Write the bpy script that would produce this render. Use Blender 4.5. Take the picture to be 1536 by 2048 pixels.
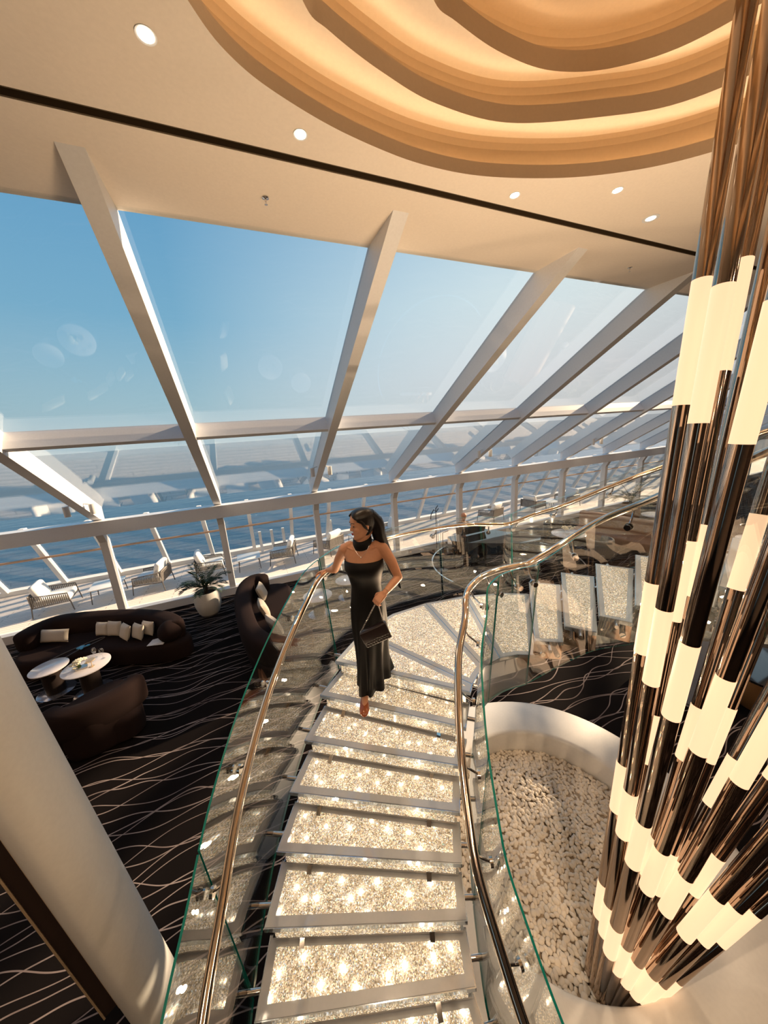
import bpy, math, random
from mathutils import Vector, Matrix, noise
import numpy as np
for o in list(bpy.data.objects): bpy.data.objects.remove(o, do_unlink=True)
SC = bpy.context.scene; COL = SC.collection
PI = math.pi
random.seed(7)

# ------------------------------------------------------------ camera
cd = bpy.data.cameras.new('camera'); cam = bpy.data.objects.new('camera', cd); COL.objects.link(cam)
AX = ((.917, -.152, .369), (-.394, -.192, .899), (-.066, -.970, -.236))   # rows: world x, y, z in (right, down, forward)
rgt = Vector((AX[0][0], AX[1][0], AX[2][0])).normalized()
fwd = Vector((AX[0][2], AX[1][2], AX[2][2])).normalized()
upv = rgt.cross(fwd).normalized(); rgt = fwd.cross(upv)
CAMP = Vector((0, 0, 4.15))
M = Matrix.Identity(4)
for i in range(3):
    M[i][0] = rgt[i]; M[i][1] = upv[i]; M[i][2] = -fwd[i]; M[i][3] = CAMP[i]
cam.matrix_world = M
cd.sensor_fit = 'AUTO'; cd.sensor_width = 36; cd.lens = 664.7/2048*36
cd.clip_start = .05; cd.clip_end = 9000
SC.camera = cam

# ------------------------------------------------------------ world, sun, exposure
VS = SC.view_settings
VS.view_transform = 'Standard'; VS.look = 'None'; VS.gamma = 1; VS.use_curve_mapping = False
VS.exposure = 0.0
SUN_DIR = Vector((.93, .13, .34)).normalized()
w = bpy.data.worlds.new('sky'); SC.world = w; w.use_nodes = True
nt = w.node_tree; nt.nodes.clear()
def N(nt, typ, **k):
    n = nt.nodes.new(typ)
    for a, v in k.items(): setattr(n, a, v)
    return n
def math_(nt, op, a, b=None, c=None, clamp=False):
    n = nt.nodes.new('ShaderNodeMath'); n.operation = op; n.use_clamp = clamp
    for i, x in enumerate((a, b, c)):
        if x is None: continue
        if isinstance(x, (int, float)): n.inputs[i].default_value = x
        else: nt.links.new(x, n.inputs[i])
    return n.outputs[0]
def ramp(nt, fac, stops, interp='LINEAR'):
    n = nt.nodes.new('ShaderNodeValToRGB'); e = n.color_ramp.elements; n.color_ramp.interpolation = interp
    while len(e) < len(stops): e.new(.5)
    for i, (p, c) in enumerate(stops):
        e[i].position = p; e[i].color = (*c, 1) if len(c) == 3 else c
    nt.links.new(fac, n.inputs[0]); return n.outputs[0]
tc = N(nt, 'ShaderNodeTexCoord'); sp = N(nt, 'ShaderNodeSeparateXYZ'); nt.links.new(tc.outputs['Generated'], sp.inputs[0])
elev = math_(nt, 'ABSOLUTE', sp.outputs[2])
skyL = ramp(nt, elev, [(0, (.56, .70, .74)), (.10, (.42, .63, .72)), (.28, (.22, .47, .66)), (.55, (.12, .34, .58)), (1, (.07, .22, .45))])
skyR = ramp(nt, elev, [(0, (1.0, 1.0, .97)), (.12, (1.0, 1.0, 1.0)), (.30, (.90, 1.0, 1.0)), (.6, (.45, .68, .85)), (1, (.10, .26, .48))])
az = math_(nt, 'MULTIPLY_ADD', sp.outputs[0], 1.15, .10, clamp=True)
mx = N(nt, 'ShaderNodeMix', data_type='RGBA'); nt.links.new(az, mx.inputs[0]); nt.links.new(skyL, mx.inputs[6]); nt.links.new(skyR, mx.inputs[7])
bg = N(nt, 'ShaderNodeBackground'); nt.links.new(mx.outputs[2], bg.inputs[0]); bg.inputs[1].default_value = 1.0
ow = N(nt, 'ShaderNodeOutputWorld'); nt.links.new(bg.outputs[0], ow.inputs[0])

def lamp(name, typ, loc, energy, color, **k):
    d = bpy.data.lights.new(name, typ); d.energy = energy; d.color = color
    for a, v in k.items():
        if a != 'dirv': setattr(d, a, v)
    o = bpy.data.objects.new(name, d); COL.objects.link(o); o.location = loc
    if 'dirv' in k: o.rotation_euler = Vector(k['dirv']).to_track_quat('-Z', 'Y').to_euler()
    return o
lamp('sun', 'SUN', (30, -3, 12), 16.0, (1.0, .72, .46), angle=.02, dirv=-SUN_DIR)
# unseen spots added behind and beside the camera as frontal fill light
for (x, y) in ((-3.0, -1.5), (-.8, -3.6), (1.6, -4.4), (4.4, -3.9), (6.4, -1.6), (6.6, 1.2), (9.5, 2.0), (12.5, 1.5), (10.5, -2.0)):
    lamp('room_fill_spot', 'SPOT', (x, y, 6.10), 230, (1.0, .70, .44), spot_size=2.5, spot_blend=.7, shadow_soft_size=.06, dirv=(0, .25, -1))

for (x, y, tx, ty) in ((2.9, .9, 2.0, 1.5), (1.2, -.2, 1.9, 1.1)):
    lamp('planter_fill_spot', 'SPOT', (x, y, 6.85), 260, (1.0, .72, .47), spot_size=.60, spot_blend=.8, shadow_soft_size=.04, dirv=(tx-x, ty-y, -6.4))  # unseen spots added to brighten the planter and its pebbles
SC.cycles.transparent_max_bounces = 24
SC.cycles.max_bounces = 10
SC.cycles.caustics_reflective = False; SC.cycles.caustics_refractive = False
SC.cycles.sample_clamp_indirect = 4.0

# ------------------------------------------------------------ materials
def mat(name, color=(.5, .5, .5), rough=.5, metal=0, emit=None, es=1.0, spec=.5, coat=0, trans=0, ior=1.45, alpha=1, bump=None, sheen=0):
    m = bpy.data.materials.new(name); m.use_nodes = True; nt = m.node_tree; b = nt.nodes['Principled BSDF']
    b.inputs['Base Color'].default_value = (*color, 1); b.inputs['Roughness'].default_value = rough
    b.inputs['Metallic'].default_value = metal; b.inputs['Specular IOR Level'].default_value = spec
    b.inputs['Coat Weight'].default_value = coat; b.inputs['Coat IOR'].default_value = 1.9 if name == 'frosted_glass' else 1.5; b.inputs['Transmission Weight'].default_value = trans
    b.inputs['IOR'].default_value = ior; b.inputs['Alpha'].default_value = alpha
    b.inputs['Sheen Weight'].default_value = sheen
    if emit: b.inputs['Emission Color'].default_value = (*emit, 1); b.inputs['Emission Strength'].default_value = es
    if bump or True:
        sc, st = bump if bump else (40, .02)
        g = N(nt, 'ShaderNodeTexCoord'); n = N(nt, 'ShaderNodeTexNoise'); n.inputs['Scale'].default_value = sc; n.inputs['Detail'].default_value = 3
        nt.links.new(g.outputs['Object'], n.inputs['Vector'])
        if bump:
            bp = N(nt, 'ShaderNodeBump'); bp.inputs['Strength'].default_value = st; bp.inputs['Distance'].default_value = .01
            nt.links.new(n.outputs[0], bp.inputs['Height']); nt.links.new(bp.outputs[0], b.inputs['Normal'])
        # slight procedural variation of tone
        mxn = N(nt, 'ShaderNodeMix', data_type='RGBA'); mxn.inputs[6].default_value = (*color, 1)
        mxn.inputs[7].default_value = (*[min(1, c*.9) for c in color], 1)
        nt.links.new(n.outputs[0], mxn.inputs[0]); nt.links.new(mxn.outputs[2], b.inputs['Base Color'])
    return m
def glassmat(name, f0=.06, tint=(1, 1, 1), k=1.0, rough=0.0, power=5.0):
    m = bpy.data.materials.new(name); m.use_nodes = True; nt = m.node_tree; nt.nodes.clear()
    g = N(nt, 'ShaderNodeNewGeometry'); d = N(nt, 'ShaderNodeVectorMath', operation='DOT_PRODUCT')
    nt.links.new(g.outputs['Incoming'], d.inputs[0]); nt.links.new(g.outputs['Normal'], d.inputs[1])
    a = math_(nt, 'ABSOLUTE', d.outputs['Value']); a = math_(nt, 'SUBTRACT', 1.0, a, clamp=True)
    a = math_(nt, 'POWER', a, power); a = math_(nt, 'MULTIPLY_ADD', a, (1-f0)*k, f0, clamp=True)
    tr = N(nt, 'ShaderNodeBsdfTransparent'); tr.inputs[0].default_value = (*tint, 1)
    gl = N(nt, 'ShaderNodeBsdfGlossy'); gl.inputs['Roughness'].default_value = rough
    mx = N(nt, 'ShaderNodeMixShader'); nt.links.new(a, mx.inputs[0]); nt.links.new(tr.outputs[0], mx.inputs[1]); nt.links.new(gl.outputs[0], mx.inputs[2])
    o = N(nt, 'ShaderNodeOutputMaterial'); nt.links.new(mx.outputs[0], o.inputs[0]); return m
def crystal(name, warm=1.0):
    m = bpy.data.materials.new(name); m.use_nodes = True; nt = m.node_tree; b = nt.nodes['Principled BSDF']
    g = N(nt, 'ShaderNodeNewGeometry')
    v = N(nt, 'ShaderNodeTexVoronoi'); v.inputs['Scale'].default_value = 185; nt.links.new(g.outputs['Position'], v.inputs['Vector'])
    v2 = N(nt, 'ShaderNodeTexVoronoi'); v2.inputs['Scale'].default_value = 60; nt.links.new(g.outputs['Position'], v2.inputs['Vector'])
    led = N(nt, 'ShaderNodeTexVoronoi', voronoi_dimensions='2D'); led.inputs['Scale'].default_value = 7.6; led.inputs['Randomness'].default_value = .7; nt.links.new(g.outputs['Position'], led.inputs['Vector'])
    s = N(nt, 'ShaderNodeSeparateColor'); nt.links.new(v.outputs['Color'], s.inputs[0])
    s2 = N(nt, 'ShaderNodeSeparateColor'); nt.links.new(v2.outputs['Color'], s2.inputs[0])
    base = ramp(nt, s.outputs[0], [(0, (.12, .10, .06)), (.3, (.36, .29, .18)), (.65, (.64, .56, .42)), (.88, (.95, .93, .90)), (1, (.60, .68, .85))])
    nt.links.new(base, b.inputs['Base Color'])
    b.inputs['Roughness'].default_value = .18; b.inputs['Metallic'].default_value = .10; b.inputs['Coat Weight'].default_value = .7; b.inputs['Coat Roughness'].default_value = .06
    nm = N(nt, 'ShaderNodeVectorMath', operation='MULTIPLY_ADD'); nt.links.new(v.outputs['Color'], nm.inputs[0])
    nm.inputs[1].default_value = (.9, .9, .9); nm.inputs[2].default_value = (-.45, -.45, -.45)
    na = N(nt, 'ShaderNodeVectorMath', operation='ADD'); nt.links.new(nm.outputs[0], na.inputs[0]); nt.links.new(g.outputs['Normal'], na.inputs[1])
    nn = N(nt, 'ShaderNodeVectorMath', operation='NORMALIZE'); nt.links.new(na.outputs[0], nn.inputs[0]); nt.links.new(nn.outputs[0], b.inputs['Normal'])
    # lamps behind the crystals
    d = math_(nt, 'DIVIDE', led.outputs['Distance'], .07); d = math_(nt, 'MULTIPLY', d, d); d = math_(nt, 'MULTIPLY', d, -1.0); sp1 = math_(nt, 'EXPONENT', d)
    d = math_(nt, 'DIVIDE', led.outputs['Distance'], .24); d = math_(nt, 'MULTIPLY', d, d); d = math_(nt, 'MULTIPLY', d, -1.0); sp2 = math_(nt, 'EXPONENT', d)
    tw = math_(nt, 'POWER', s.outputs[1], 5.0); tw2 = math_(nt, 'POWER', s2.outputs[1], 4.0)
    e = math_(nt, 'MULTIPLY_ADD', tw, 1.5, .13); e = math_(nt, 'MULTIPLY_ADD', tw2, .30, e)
    cellm = math_(nt, 'MULTIPLY_ADD', s.outputs[2], 1.2, .35)
    dn = N(nt, 'ShaderNodeVectorMath', operation='DOT_PRODUCT'); nt.links.new(g.outputs['Incoming'], dn.inputs[0]); nt.links.new(g.outputs['True Normal'], dn.inputs[1])
    beam = math_(nt, 'POWER', math_(nt, 'ABSOLUTE', dn.outputs['Value']), 7.0)      # each lamp is a narrow beam, straight out of the tread
    e2 = math_(nt, 'MULTIPLY', sp1, 48.0); e2 = math_(nt, 'MULTIPLY_ADD', sp2, 2.2, e2); e2 = math_(nt, 'MULTIPLY', e2, beam); e2 = math_(nt, 'MULTIPLY', e2, cellm)
    e = math_(nt, 'ADD', e, e2); e = math_(nt, 'MULTIPLY', e, warm)
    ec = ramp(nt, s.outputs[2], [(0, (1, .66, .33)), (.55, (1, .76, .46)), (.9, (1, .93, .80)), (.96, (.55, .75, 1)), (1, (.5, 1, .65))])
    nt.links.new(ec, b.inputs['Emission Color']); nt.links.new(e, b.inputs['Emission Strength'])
    return m
def carpet():
    m = bpy.data.materials.new('carpet'); m.use_nodes = True; nt = m.node_tree; b = nt.nodes['Principled BSDF']
    g = N(nt, 'ShaderNodeNewGeometry'); s = N(nt, 'ShaderNodeSeparateXYZ'); nt.links.new(g.outputs['Position'], s.inputs[0])
    tot = None
    for seed, sx, sy, A, spc, wd, rot in ((0, .55, .10, 1.3, .34, .011, .10), (5.3, .8, .35, 1.1, .41, .013, .02), (11.7, .45, .22, 1.9, .37, .010, .16), (23.1, 1.0, .5, .8, .55, .012, -.06)):
        c = N(nt, 'ShaderNodeCombineXYZ'); nt.links.new(math_(nt, 'MULTIPLY', s.outputs[0], sx), c.inputs[0]); nt.links.new(math_(nt, 'MULTIPLY', s.outputs[1], sy), c.inputs[1]); c.inputs[2].default_value = seed
        n = N(nt, 'ShaderNodeTexNoise'); n.inputs['Scale'].default_value = 1.0; n.inputs['Detail'].default_value = 1.2; nt.links.new(c.outputs[0], n.inputs['Vector'])
        v = math_(nt, 'MULTIPLY_ADD', n.outputs[0], A, s.outputs[1]); v = math_(nt, 'MULTIPLY_ADD', s.outputs[0], rot, v)
        v = math_(nt, 'DIVIDE', v, spc); v = math_(nt, 'PINGPONG', v, .5)
        l = math_(nt, 'LESS_THAN', v, wd/spc*.52)
        tot = l if tot is None else math_(nt, 'MAXIMUM', tot, l)
    n = N(nt, 'ShaderNodeTexNoise'); n.inputs['Scale'].default_value = 1.3; nt.links.new(g.outputs['Position'], n.inputs['Vector'])
    lc = ramp(nt, n.outputs[0], [(.35, (.13, .10, .095)), (.6, (.31, .25, .23))])
    mx = N(nt, 'ShaderNodeMix', data_type='RGBA'); nt.links.new(tot, mx.inputs[0]); mx.inputs[6].default_value = (.0075, .0058, .0055, 1); nt.links.new(lc, mx.inputs[7])
    nt.links.new(mx.outputs[2], b.inputs['Base Color']); b.inputs['Roughness'].default_value = .95; b.inputs['Specular IOR Level'].default_value = .05
    return m
def decking():
    m = bpy.data.materials.new('decking'); m.use_nodes = True; nt = m.node_tree; b = nt.nodes['Principled BSDF']
    g = N(nt, 'ShaderNodeNewGeometry'); br = N(nt, 'ShaderNodeTexBrick'); br.offset = .5
    br.inputs['Scale'].default_value = 1.0; br.inputs['Brick Width'].default_value = 1.6; br.inputs['Row Height'].default_value = .12; br.inputs['Mortar Size'].default_value = .006
    br.inputs['Color1'].default_value = (.82, .73, .66, 1); br.inputs['Color2'].default_value = (.76, .68, .61, 1); br.inputs['Mortar'].default_value = (.20, .16, .14, 1)
    nt.links.new(g.outputs['Position'], br.inputs['Vector']); nt.links.new(br.outputs[0], b.inputs['Base Color']); b.inputs['Roughness'].default_value = .6
    return m
def seamat():
    m = bpy.data.materials.new('sea_water'); m.use_nodes = True; nt = m.node_tree; b = nt.nodes['Principled BSDF']
    b.inputs['Base Color'].default_value = (.012, .055, .12, 1); b.inputs['Roughness'].default_value = .2; b.inputs['IOR'].default_value = 1.33
    g = N(nt, 'ShaderNodeNewGeometry'); mp = N(nt, 'ShaderNodeMapping'); mp.inputs['Scale'].default_value = (.5, 1, 1); nt.links.new(g.outputs['Position'], mp.inputs[0])
    n = N(nt, 'ShaderNodeTexNoise'); n.inputs['Scale'].default_value = .35; n.inputs['Detail'].default_value = 8; n.inputs['Roughness'].default_value = .62; nt.links.new(mp.outputs[0], n.inputs['Vector'])
    n2 = N(nt, 'ShaderNodeTexNoise'); n2.inputs['Scale'].default_value = .05; n2.inputs['Detail'].default_value = 5; nt.links.new(mp.outputs[0], n2.inputs['Vector'])
    hgt = math_(nt, 'MULTIPLY_ADD', n2.outputs[0], 3.0, n.outputs[0])
    bp = N(nt, 'ShaderNodeBump'); bp.inputs['Strength'].default_value = 1.0; bp.inputs['Distance'].default_value = .42; nt.links.new(hgt, bp.inputs['Height']); nt.links.new(bp.outputs[0], b.inputs['Normal'])
    return m
MT = dict(
 carpet=carpet(), deck=decking(), sea=seamat(), crystal=crystal('crystal_fill'),
 white=mat('white_paint', (.80, .78, .74), .35), whitem=mat('white_metal', (.78, .78, .77), .3), frame=mat('frame_paint', (.84, .84, .85), .38),
 ceil=mat('ceiling_paint', (.86, .77, .66), .7), cove=mat('cove_shaded_plaster', (.62, .49, .35), .75), groove=mat('ceiling_groove', (.09, .06, .03), .8),  # cove colour darkened to hold the shade of the unlit fascias
 led=mat('led_strip', (1, .8, .5), .5, emit=(1, .66, .33), es=8), lampd=mat('lamp_diffuser', (1, 1, 1), .5, emit=(1, .86, .66), es=9),
 chrome=mat('chrome', (.80, .78, .76), .07, 1), bronze=mat('bronze_mirror', (.46, .36, .29), .08, 1), rail=mat('polished_steel', (.78, .68, .58), .10, 1),
 edge=mat('tread_edge', (.62, .70, .78), .10, .8, coat=.6), frost=mat('frosted_glass', (.50, .52, .54), .22, coat=1.0),
 glow=mat('glowing_tube', (.30, .25, .18), .35, emit=(1.0, .62, .36), es=1.22), tgreen=mat('glass_edge', (.01, .20, .17), .1, coat=1),
 glassf=glassmat('facade_glass', .022, (.97, .985, .992), .66, power=2.5), glassb=glassmat('balustrade_glass', .125, (.97, .985, .98), 1.0, power=3.2), glassd=glassmat('drinking_glass', .12),
 gold=mat('brushed_gold', (.85, .64, .42), .35, .6), black=mat('black_lacquer', (.008, .008, .009), .06, coat=1), blackm=mat('black_metal', (.02, .02, .022), .4),
 velvet=mat('brown_velvet', (.017, .0095, .0085), .95, spec=.15), cushion=mat('beige_cushion', (.52, .46, .38), .9, bump=(60, .3)), marble=mat('table_marble', (.66, .62, .62), .2, coat=.4),
 tbase=mat('table_base', (.025, .018, .016), .35), copper=mat('bronze_plate', (.35, .33, .36), .15, .8),
 leaf=mat('palm_leaf', (.022, .050, .022), .5), pot=mat('pot_ceramic', (.55, .54, .52), .5), soil=mat('potting_soil', (.03, .02, .015), .95),
 rope=mat('grey_rope', (.22, .20, .18), .8, bump=(200, .4)), cushw=mat('white_cushion', (.82, .82, .80), .85), cmetal=mat('chair_metal', (.10, .09, .085), .4),
 wood=mat('rail_wood', (.55, .33, .20), .45), pebble=mat('white_pebble', (.86, .78, .67), .6, bump=(12, .15)), gravel=mat('gravel_bed', (.42, .34, .25), .9),
 skin=mat('skin', (.58, .29, .17), .45, spec=.4), hair=mat('black_hair', (.008, .006, .006), .35), dress=mat('black_satin', (.004, .0035, .0035), .5, spec=.22),
 lips=mat('lipstick', (.35, .02, .03), .35), leather=mat('dark_leather', (.018, .010, .009), .3, coat=.4), shoe=mat('tan_shoe', (.35, .10, .04), .25, coat=.5), silver=mat('silver_chain', (.75, .70, .65), .2, 1),
 flower=mat('cream_flower', (.80, .74, .55), .7), green=mat('flower_green', (.06, .10, .03), .6), blue=mat('blue_fabric', (.10, .35, .55), .7), paper=mat('paper', (.78, .74, .70), .7),
 tan=mat('tan_leather', (.36, .20, .12), .55), greyf=mat('grey_fabric', (.22, .20, .19), .8), panel=mat('grey_lacquer', (.34, .36, .40), .3), orange=mat('copper_lacquer', (.42, .22, .09), .3, .5),
 wall=mat('warm_wall', (.45, .34, .25), .7), plaid=mat('plaid_shirt', (.30, .22, .15), .8), eye=mat('eye_dark', (.01, .008, .008), .3), darkf=mat('dark_trim', (.035, .022, .018), .3, coat=.3))

# ------------------------------------------------------------ mesh helpers
class MB:
    def __init__(s): s.v = []; s.f = []; s.m = []; s.cur = 0
    def mi(s, i): s.cur = i; return s
    def add(s, vs, fs, m=None):
        b = len(s.v); s.v += [tuple(v) for v in vs]; s.f += [tuple(i+b for i in f) for f in fs]; s.m += [s.cur if m is None else m]*len(fs); return s
    def box(s, c, d, rz=0, R=None, taper=1.0, bev=0):
        x, y, z = d[0]/2, d[1]/2, d[2]/2
        if bev: return s.rbox(c, d, rz, R, bev)
        vs = [Vector((sx*x*(taper if sz > 0 else 1), sy*y*(taper if sz > 0 else 1), sz*z)) for sz in (-1, 1) for sx, sy in ((-1, -1), (1, -1), (1, 1), (-1, 1))]
        R = R or Matrix.Rotation(rz, 3, 'Z'); vs = [R @ v + Vector(c) for v in vs]
        return s.add(vs, [(3, 2, 1, 0), (4, 5, 6, 7), (0, 1, 5, 4), (1, 2, 6, 5), (2, 3, 7, 6), (3, 0, 4, 7)])
    def rbox(s, c, d, rz=0, R=None, r=.02, n=4, pz=6):     # rounded box: superellipse rings
        x, y, z = d[0]/2, d[1]/2, d[2]/2; r = min(r, x, y, z); R = R or Matrix.Rotation(rz, 3, 'Z'); rings = []
        def ring(ins, zz):
            out = []
            for (cx, cy, a0) in ((x-r, y-r, 0), (-x+r, y-r, PI/2), (-x+r, -y+r, PI), (x-r, -y+r, 1.5*PI)):
                for k in range(n+1):
                    a = a0+PI/2*k/n; out.append(R @ Vector((cx+(r-ins)*math.cos(a), cy+(r-ins)*math.sin(a), zz)) + Vector(c))
            return out
        for k in range(n+1):
            a = PI/2*k/n; rings.append(ring(r-r*math.sin(a), -z+r-r*math.cos(a)))
        for k in range(n+1):
            a = PI/2*(1-k/n); rings.append(ring(r-r*math.sin(a), z-r+r*math.cos(a)))
        return s.loft(rings, True)
    def loft(s, rings, closed=True, cap=True):
        n = len(rings[0]); vs = [v for r in rings for v in r]; fs = []
        for i in range(len(rings)-1):
            for j in range(n if closed else n-1):
                k = (j+1) % n; fs.append((i*n+j, i*n+k, (i+1)*n+k, (i+1)*n+j))
        if cap and closed:
            fs.append(tuple(range(n-1, -1, -1))); fs.append(tuple((len(rings)-1)*n+j for j in range(n)))
        return s.add(vs, fs)
    def tube(s, pts, r, n=10, cap=True, up=None, flat=1.0):
        pts = [Vector(p) for p in pts]; rs = r if isinstance(r, (list, tuple)) else [r]*len(pts); rings = []; prev = None
        for i, p in enumerate(pts):
            t = (pts[min(i+1, len(pts)-1)]-pts[max(i-1, 0)]).normalized()
            if prev is None:
                u = Vector(up) if up else (Vector((0, 0, 1)) if abs(t.z) < .9 else Vector((1, 0, 0)))
            else: u = prev
            a = (u-t*u.dot(t)).normalized(); b = t.cross(a); prev = a
            rings.append([p+(a*math.cos(q)*flat+b*math.sin(q))*rs[i] for q in [2*PI*k/n for k in range(n)]])
        return s.loft(rings, True, cap)
    def lathe(s, prof, c=(0, 0, 0), n=24, sx=1, sy=1, R=None, cap=True):
        rings = []
        for r, z in prof:
            ring = [Vector((r*math.cos(2*PI*k/n)*sx, r*math.sin(2*PI*k/n)*sy, z)) for k in range(n)]
            rings.append([((R @ v) if R else v)+Vector(c) for v in ring])
        return s.loft(rings, True, cap)
    def prism(s, poly, z0, z1, axis='z'):
        n = len(poly); g = (lambda p, t: (p[0], p[1], t)) if axis == 'z' else (lambda p, t: (t, p[0], p[1])) if axis == 'x' else (lambda p, t: (p[0], t, p[1]))
        return s.loft([[Vector(g(p, z0)) for p in poly], [Vector(g(p, z1)) for p in poly]], True)
    def ell(s, c, r, R=None, nu=16, nv=12):
        return s.lathe([(max(1e-4, math.sin(PI*i/nv)), -math.cos(PI*i/nv)) for i in range(nv+1)], (0, 0, 0), nu).xf_last((nv+1)*nu, c, r, R)
    def xf_last(s, cnt, c, r, R=None):
        for i in range(len(s.v)-cnt, len(s.v)):
            v = Vector(s.v[i]); v = Vector((v.x*r[0], v.y*r[1], v.z*r[2])); v = R @ v if R else v; s.v[i] = tuple(v+Vector(c))
        return s
def build(name, mb, mats, parent=None, smooth=None, loc=None):
    me = bpy.data.meshes.new(name); me.from_pydata(mb.v, [], mb.f)
    mats = mats if isinstance(mats, (list, tuple)) else [mats]
    for m in mats: me.materials.append(m if not isinstance(m, str) else MT[m])
    me.polygons.foreach_set('material_index', [min(i, len(mats)-1) for i in mb.m])
    import bmesh
    b = bmesh.new(); b.from_mesh(me); bmesh.ops.recalc_face_normals(b, faces=b.faces); b.to_mesh(me); b.free()
    if smooth is not None:
        me.polygons.foreach_set('use_smooth', [True]*len(me.polygons))
        try: me.set_sharp_from_angle(angle=math.radians(smooth))
        except Exception: pass
    o = bpy.data.objects.new(name, me); COL.objects.link(o)
    if parent: o.parent = parent; o.matrix_parent_inverse = Matrix.Translation(parent.location).inverted() if parent.rotation_euler[2] == 0 else parent.matrix_basis.inverted()
    if loc: o.location = loc
    return o
def local(name, mb, mats, parent, smooth=None):          # mesh given in the parent's own frame
    o = build(name, mb, mats, None, smooth); o.parent = parent; return o
def tag(o, label=None, cat=None, group=None, kind=None):
    if label: o['label'] = label
    if cat: o['category'] = cat
    if group: o['group'] = group
    if kind: o['kind'] = kind
    return o
def thing(name, loc, label, cat, group=None, rz=0):
    o = bpy.data.objects.new(name, None); COL.objects.link(o); o.location = loc; o.rotation_euler = (0, 0, rz); o.empty_display_size = .1
    return tag(o, label, cat, group)
def struct(name, mb, mats, smooth=None, parent=None, label=None, cat=None):
    o = build(name, mb, mats, parent, smooth)
    if not parent: tag(o, label, cat, kind='structure')
    return o
def copy_tree(o, parent=None):
    c = o.copy(); COL.objects.link(c); c.parent = parent
    for ch in list(o.children): copy_tree(ch, c)
    return c
def catmull(P, n=8, closed=False):
    P = [Vector(p) for p in P]; out = []; L = len(P)
    for i in range(L if closed else L-1):
        a, b, c, d = (P[(i+k) % L] for k in (-1, 0, 1, 2)) if closed else (P[max(i-1, 0)], P[i], P[i+1], P[min(i+2, L-1)])
        for k in range(n):
            t = k/n; out.append(.5*((2*b)+(c-a)*t+(2*a-5*b+4*c-d)*t*t+(3*b-a-3*c+d)*t**3))
    if not closed: out.append(P[-1])
    return out
def inset(poly, d):                                        # true parallel inset of a convex outline
    n = len(poly); P = [Vector(p) for p in poly]; c = sum(P, Vector((0, 0)))/n; out = []
    L = []
    for i in range(n):
        a, b = P[i], P[(i+1) % n]; u = (b-a).normalized(); m = Vector((-u.y, u.x)); m = m if m.dot(c-a) > 0 else -m; L.append((a+m*d, u))
    for i in range(n):
        (p, u), (q, v) = L[i-1], L[i]; den = u.x*v.y-u.y*v.x
        out.append((q if abs(den) < .05 else p+u*(((q.x-p.x)*v.y-(q.y-p.y)*v.x)/den)))
    return out
def inflate(poly, d):                                      # offset a closed 2-D curve outward
    n = len(poly); out = []; area = sum(poly[i][0]*poly[(i+1) % n][1]-poly[(i+1) % n][0]*poly[i][1] for i in range(n)); sg = 1 if area > 0 else -1
    for i in range(n):
        a, b = poly[i-1], poly[(i+1) % n]; t = Vector((b[0]-a[0], b[1]-a[1])).normalized()
        out.append(Vector((poly[i][0]+t.y*d*sg, poly[i][1]-t.x*d*sg)))
    return out
# ============================================================ the setting
X0, X1 = -11.06, 34.0                                      # extent of the facade
K = 1.088                                                   # the ceiling plan was measured at 1.90 m above eye height
ZC = 4.15+1.90*K                                                   # ceiling height
struct('floor', MB().box((11.5, .8, -.15), (47, 17.6, .30)), 'carpet')
struct('outdoor_deck', MB().box((11.5, 11.6, -.20), (60, 3.6, .36)), 'deck')
mb = MB().box((11.5, 13.35, -.14), (60, .30, .52)); struct('deck_kerb', mb, 'white')
struct('hull_side', MB().box((11.5, 13.3, -8.4), (120, .3, 16.2)), 'white')
mb = MB(); n = 96
mb.v = [(0, 0, -16)] + [(r*math.cos(2*PI*k/n), r*math.sin(2*PI*k/n), -16) for r in (60, 400, 2500, 8000) for k in range(n)]
mb.f = [(0, 1+k, 1+(k+1) % n) for k in range(n)] + [(1+i*n+k, 1+(i+1)*n+k, 1+(i+1)*n+(k+1) % n, 1+i*n+(k+1) % n) for i in range(3) for k in range(n)]
mb.m = [0]*len(mb.f); struct('sea', mb, 'sea')
# walls that close the lounge to either side, and columns of the opposite side
struct('wall_right', MB().box((X1+.1, 1.8, 3), (.2, 15.6, 6.4)), 'wall')
struct('wall_back', MB().box((11.5, -7.9, 3.1), (46, .2, 6.6)), 'wall')
struct('wall_left', MB().box((X0-.1, 1.8, 3), (.2, 15.6, 6.4)), 'wall')

# ------------------------------------------------------------ ceiling with three stepped light coves
E1 = [(-.15, 1.7), (.09, 2.09), (.26, 2.27), (.52, 2.4), (.98, 2.53), (1.59, 2.6), (2.23, 2.53), (3.02, 2.26), (3.67, 1.8), (4.3, .9), (4.5, -.3), (4.0, -1.7), (2.6, -2.7), (.8, -2.7), (-.5, -1.8), (-.85, -.4), (-.55, .9)]
E2 = [(.30, 1.75), (.65, 2.24), (.83, 2.34), (1.21, 2.45), (1.65, 2.52), (2.25, 2.48), (2.9, 2.22), (3.4, 1.93), (3.75, 1.45), (4.15, .7), (4.2, -.3), (3.7, -1.4), (2.5, -2.2), (1.0, -2.2), (0, -1.4), (-.25, -.3), (-.1, .9)]
E3 = [(.85, 1.3), (1.15, 1.98), (1.49, 2.30), (1.71, 2.36), (2.13, 2.41), (2.59, 2.38), (3.04, 2.2), (3.43, 1.85), (3.7, 1.2), (3.75, .4), (3.6, -.4), (3.1, -1.1), (2.3, -1.5), (1.4, -1.4), (.8, -.8), (.6, -.1), (.65, .6)]
def curve2(P): return [Vector((p.x, p.y)) for p in catmull([(a*K, b*K, 0) for a, b in P], 8, True)]
C1, C2, C3 = curve2(E1), curve2(E2), curve2(E3)
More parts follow.
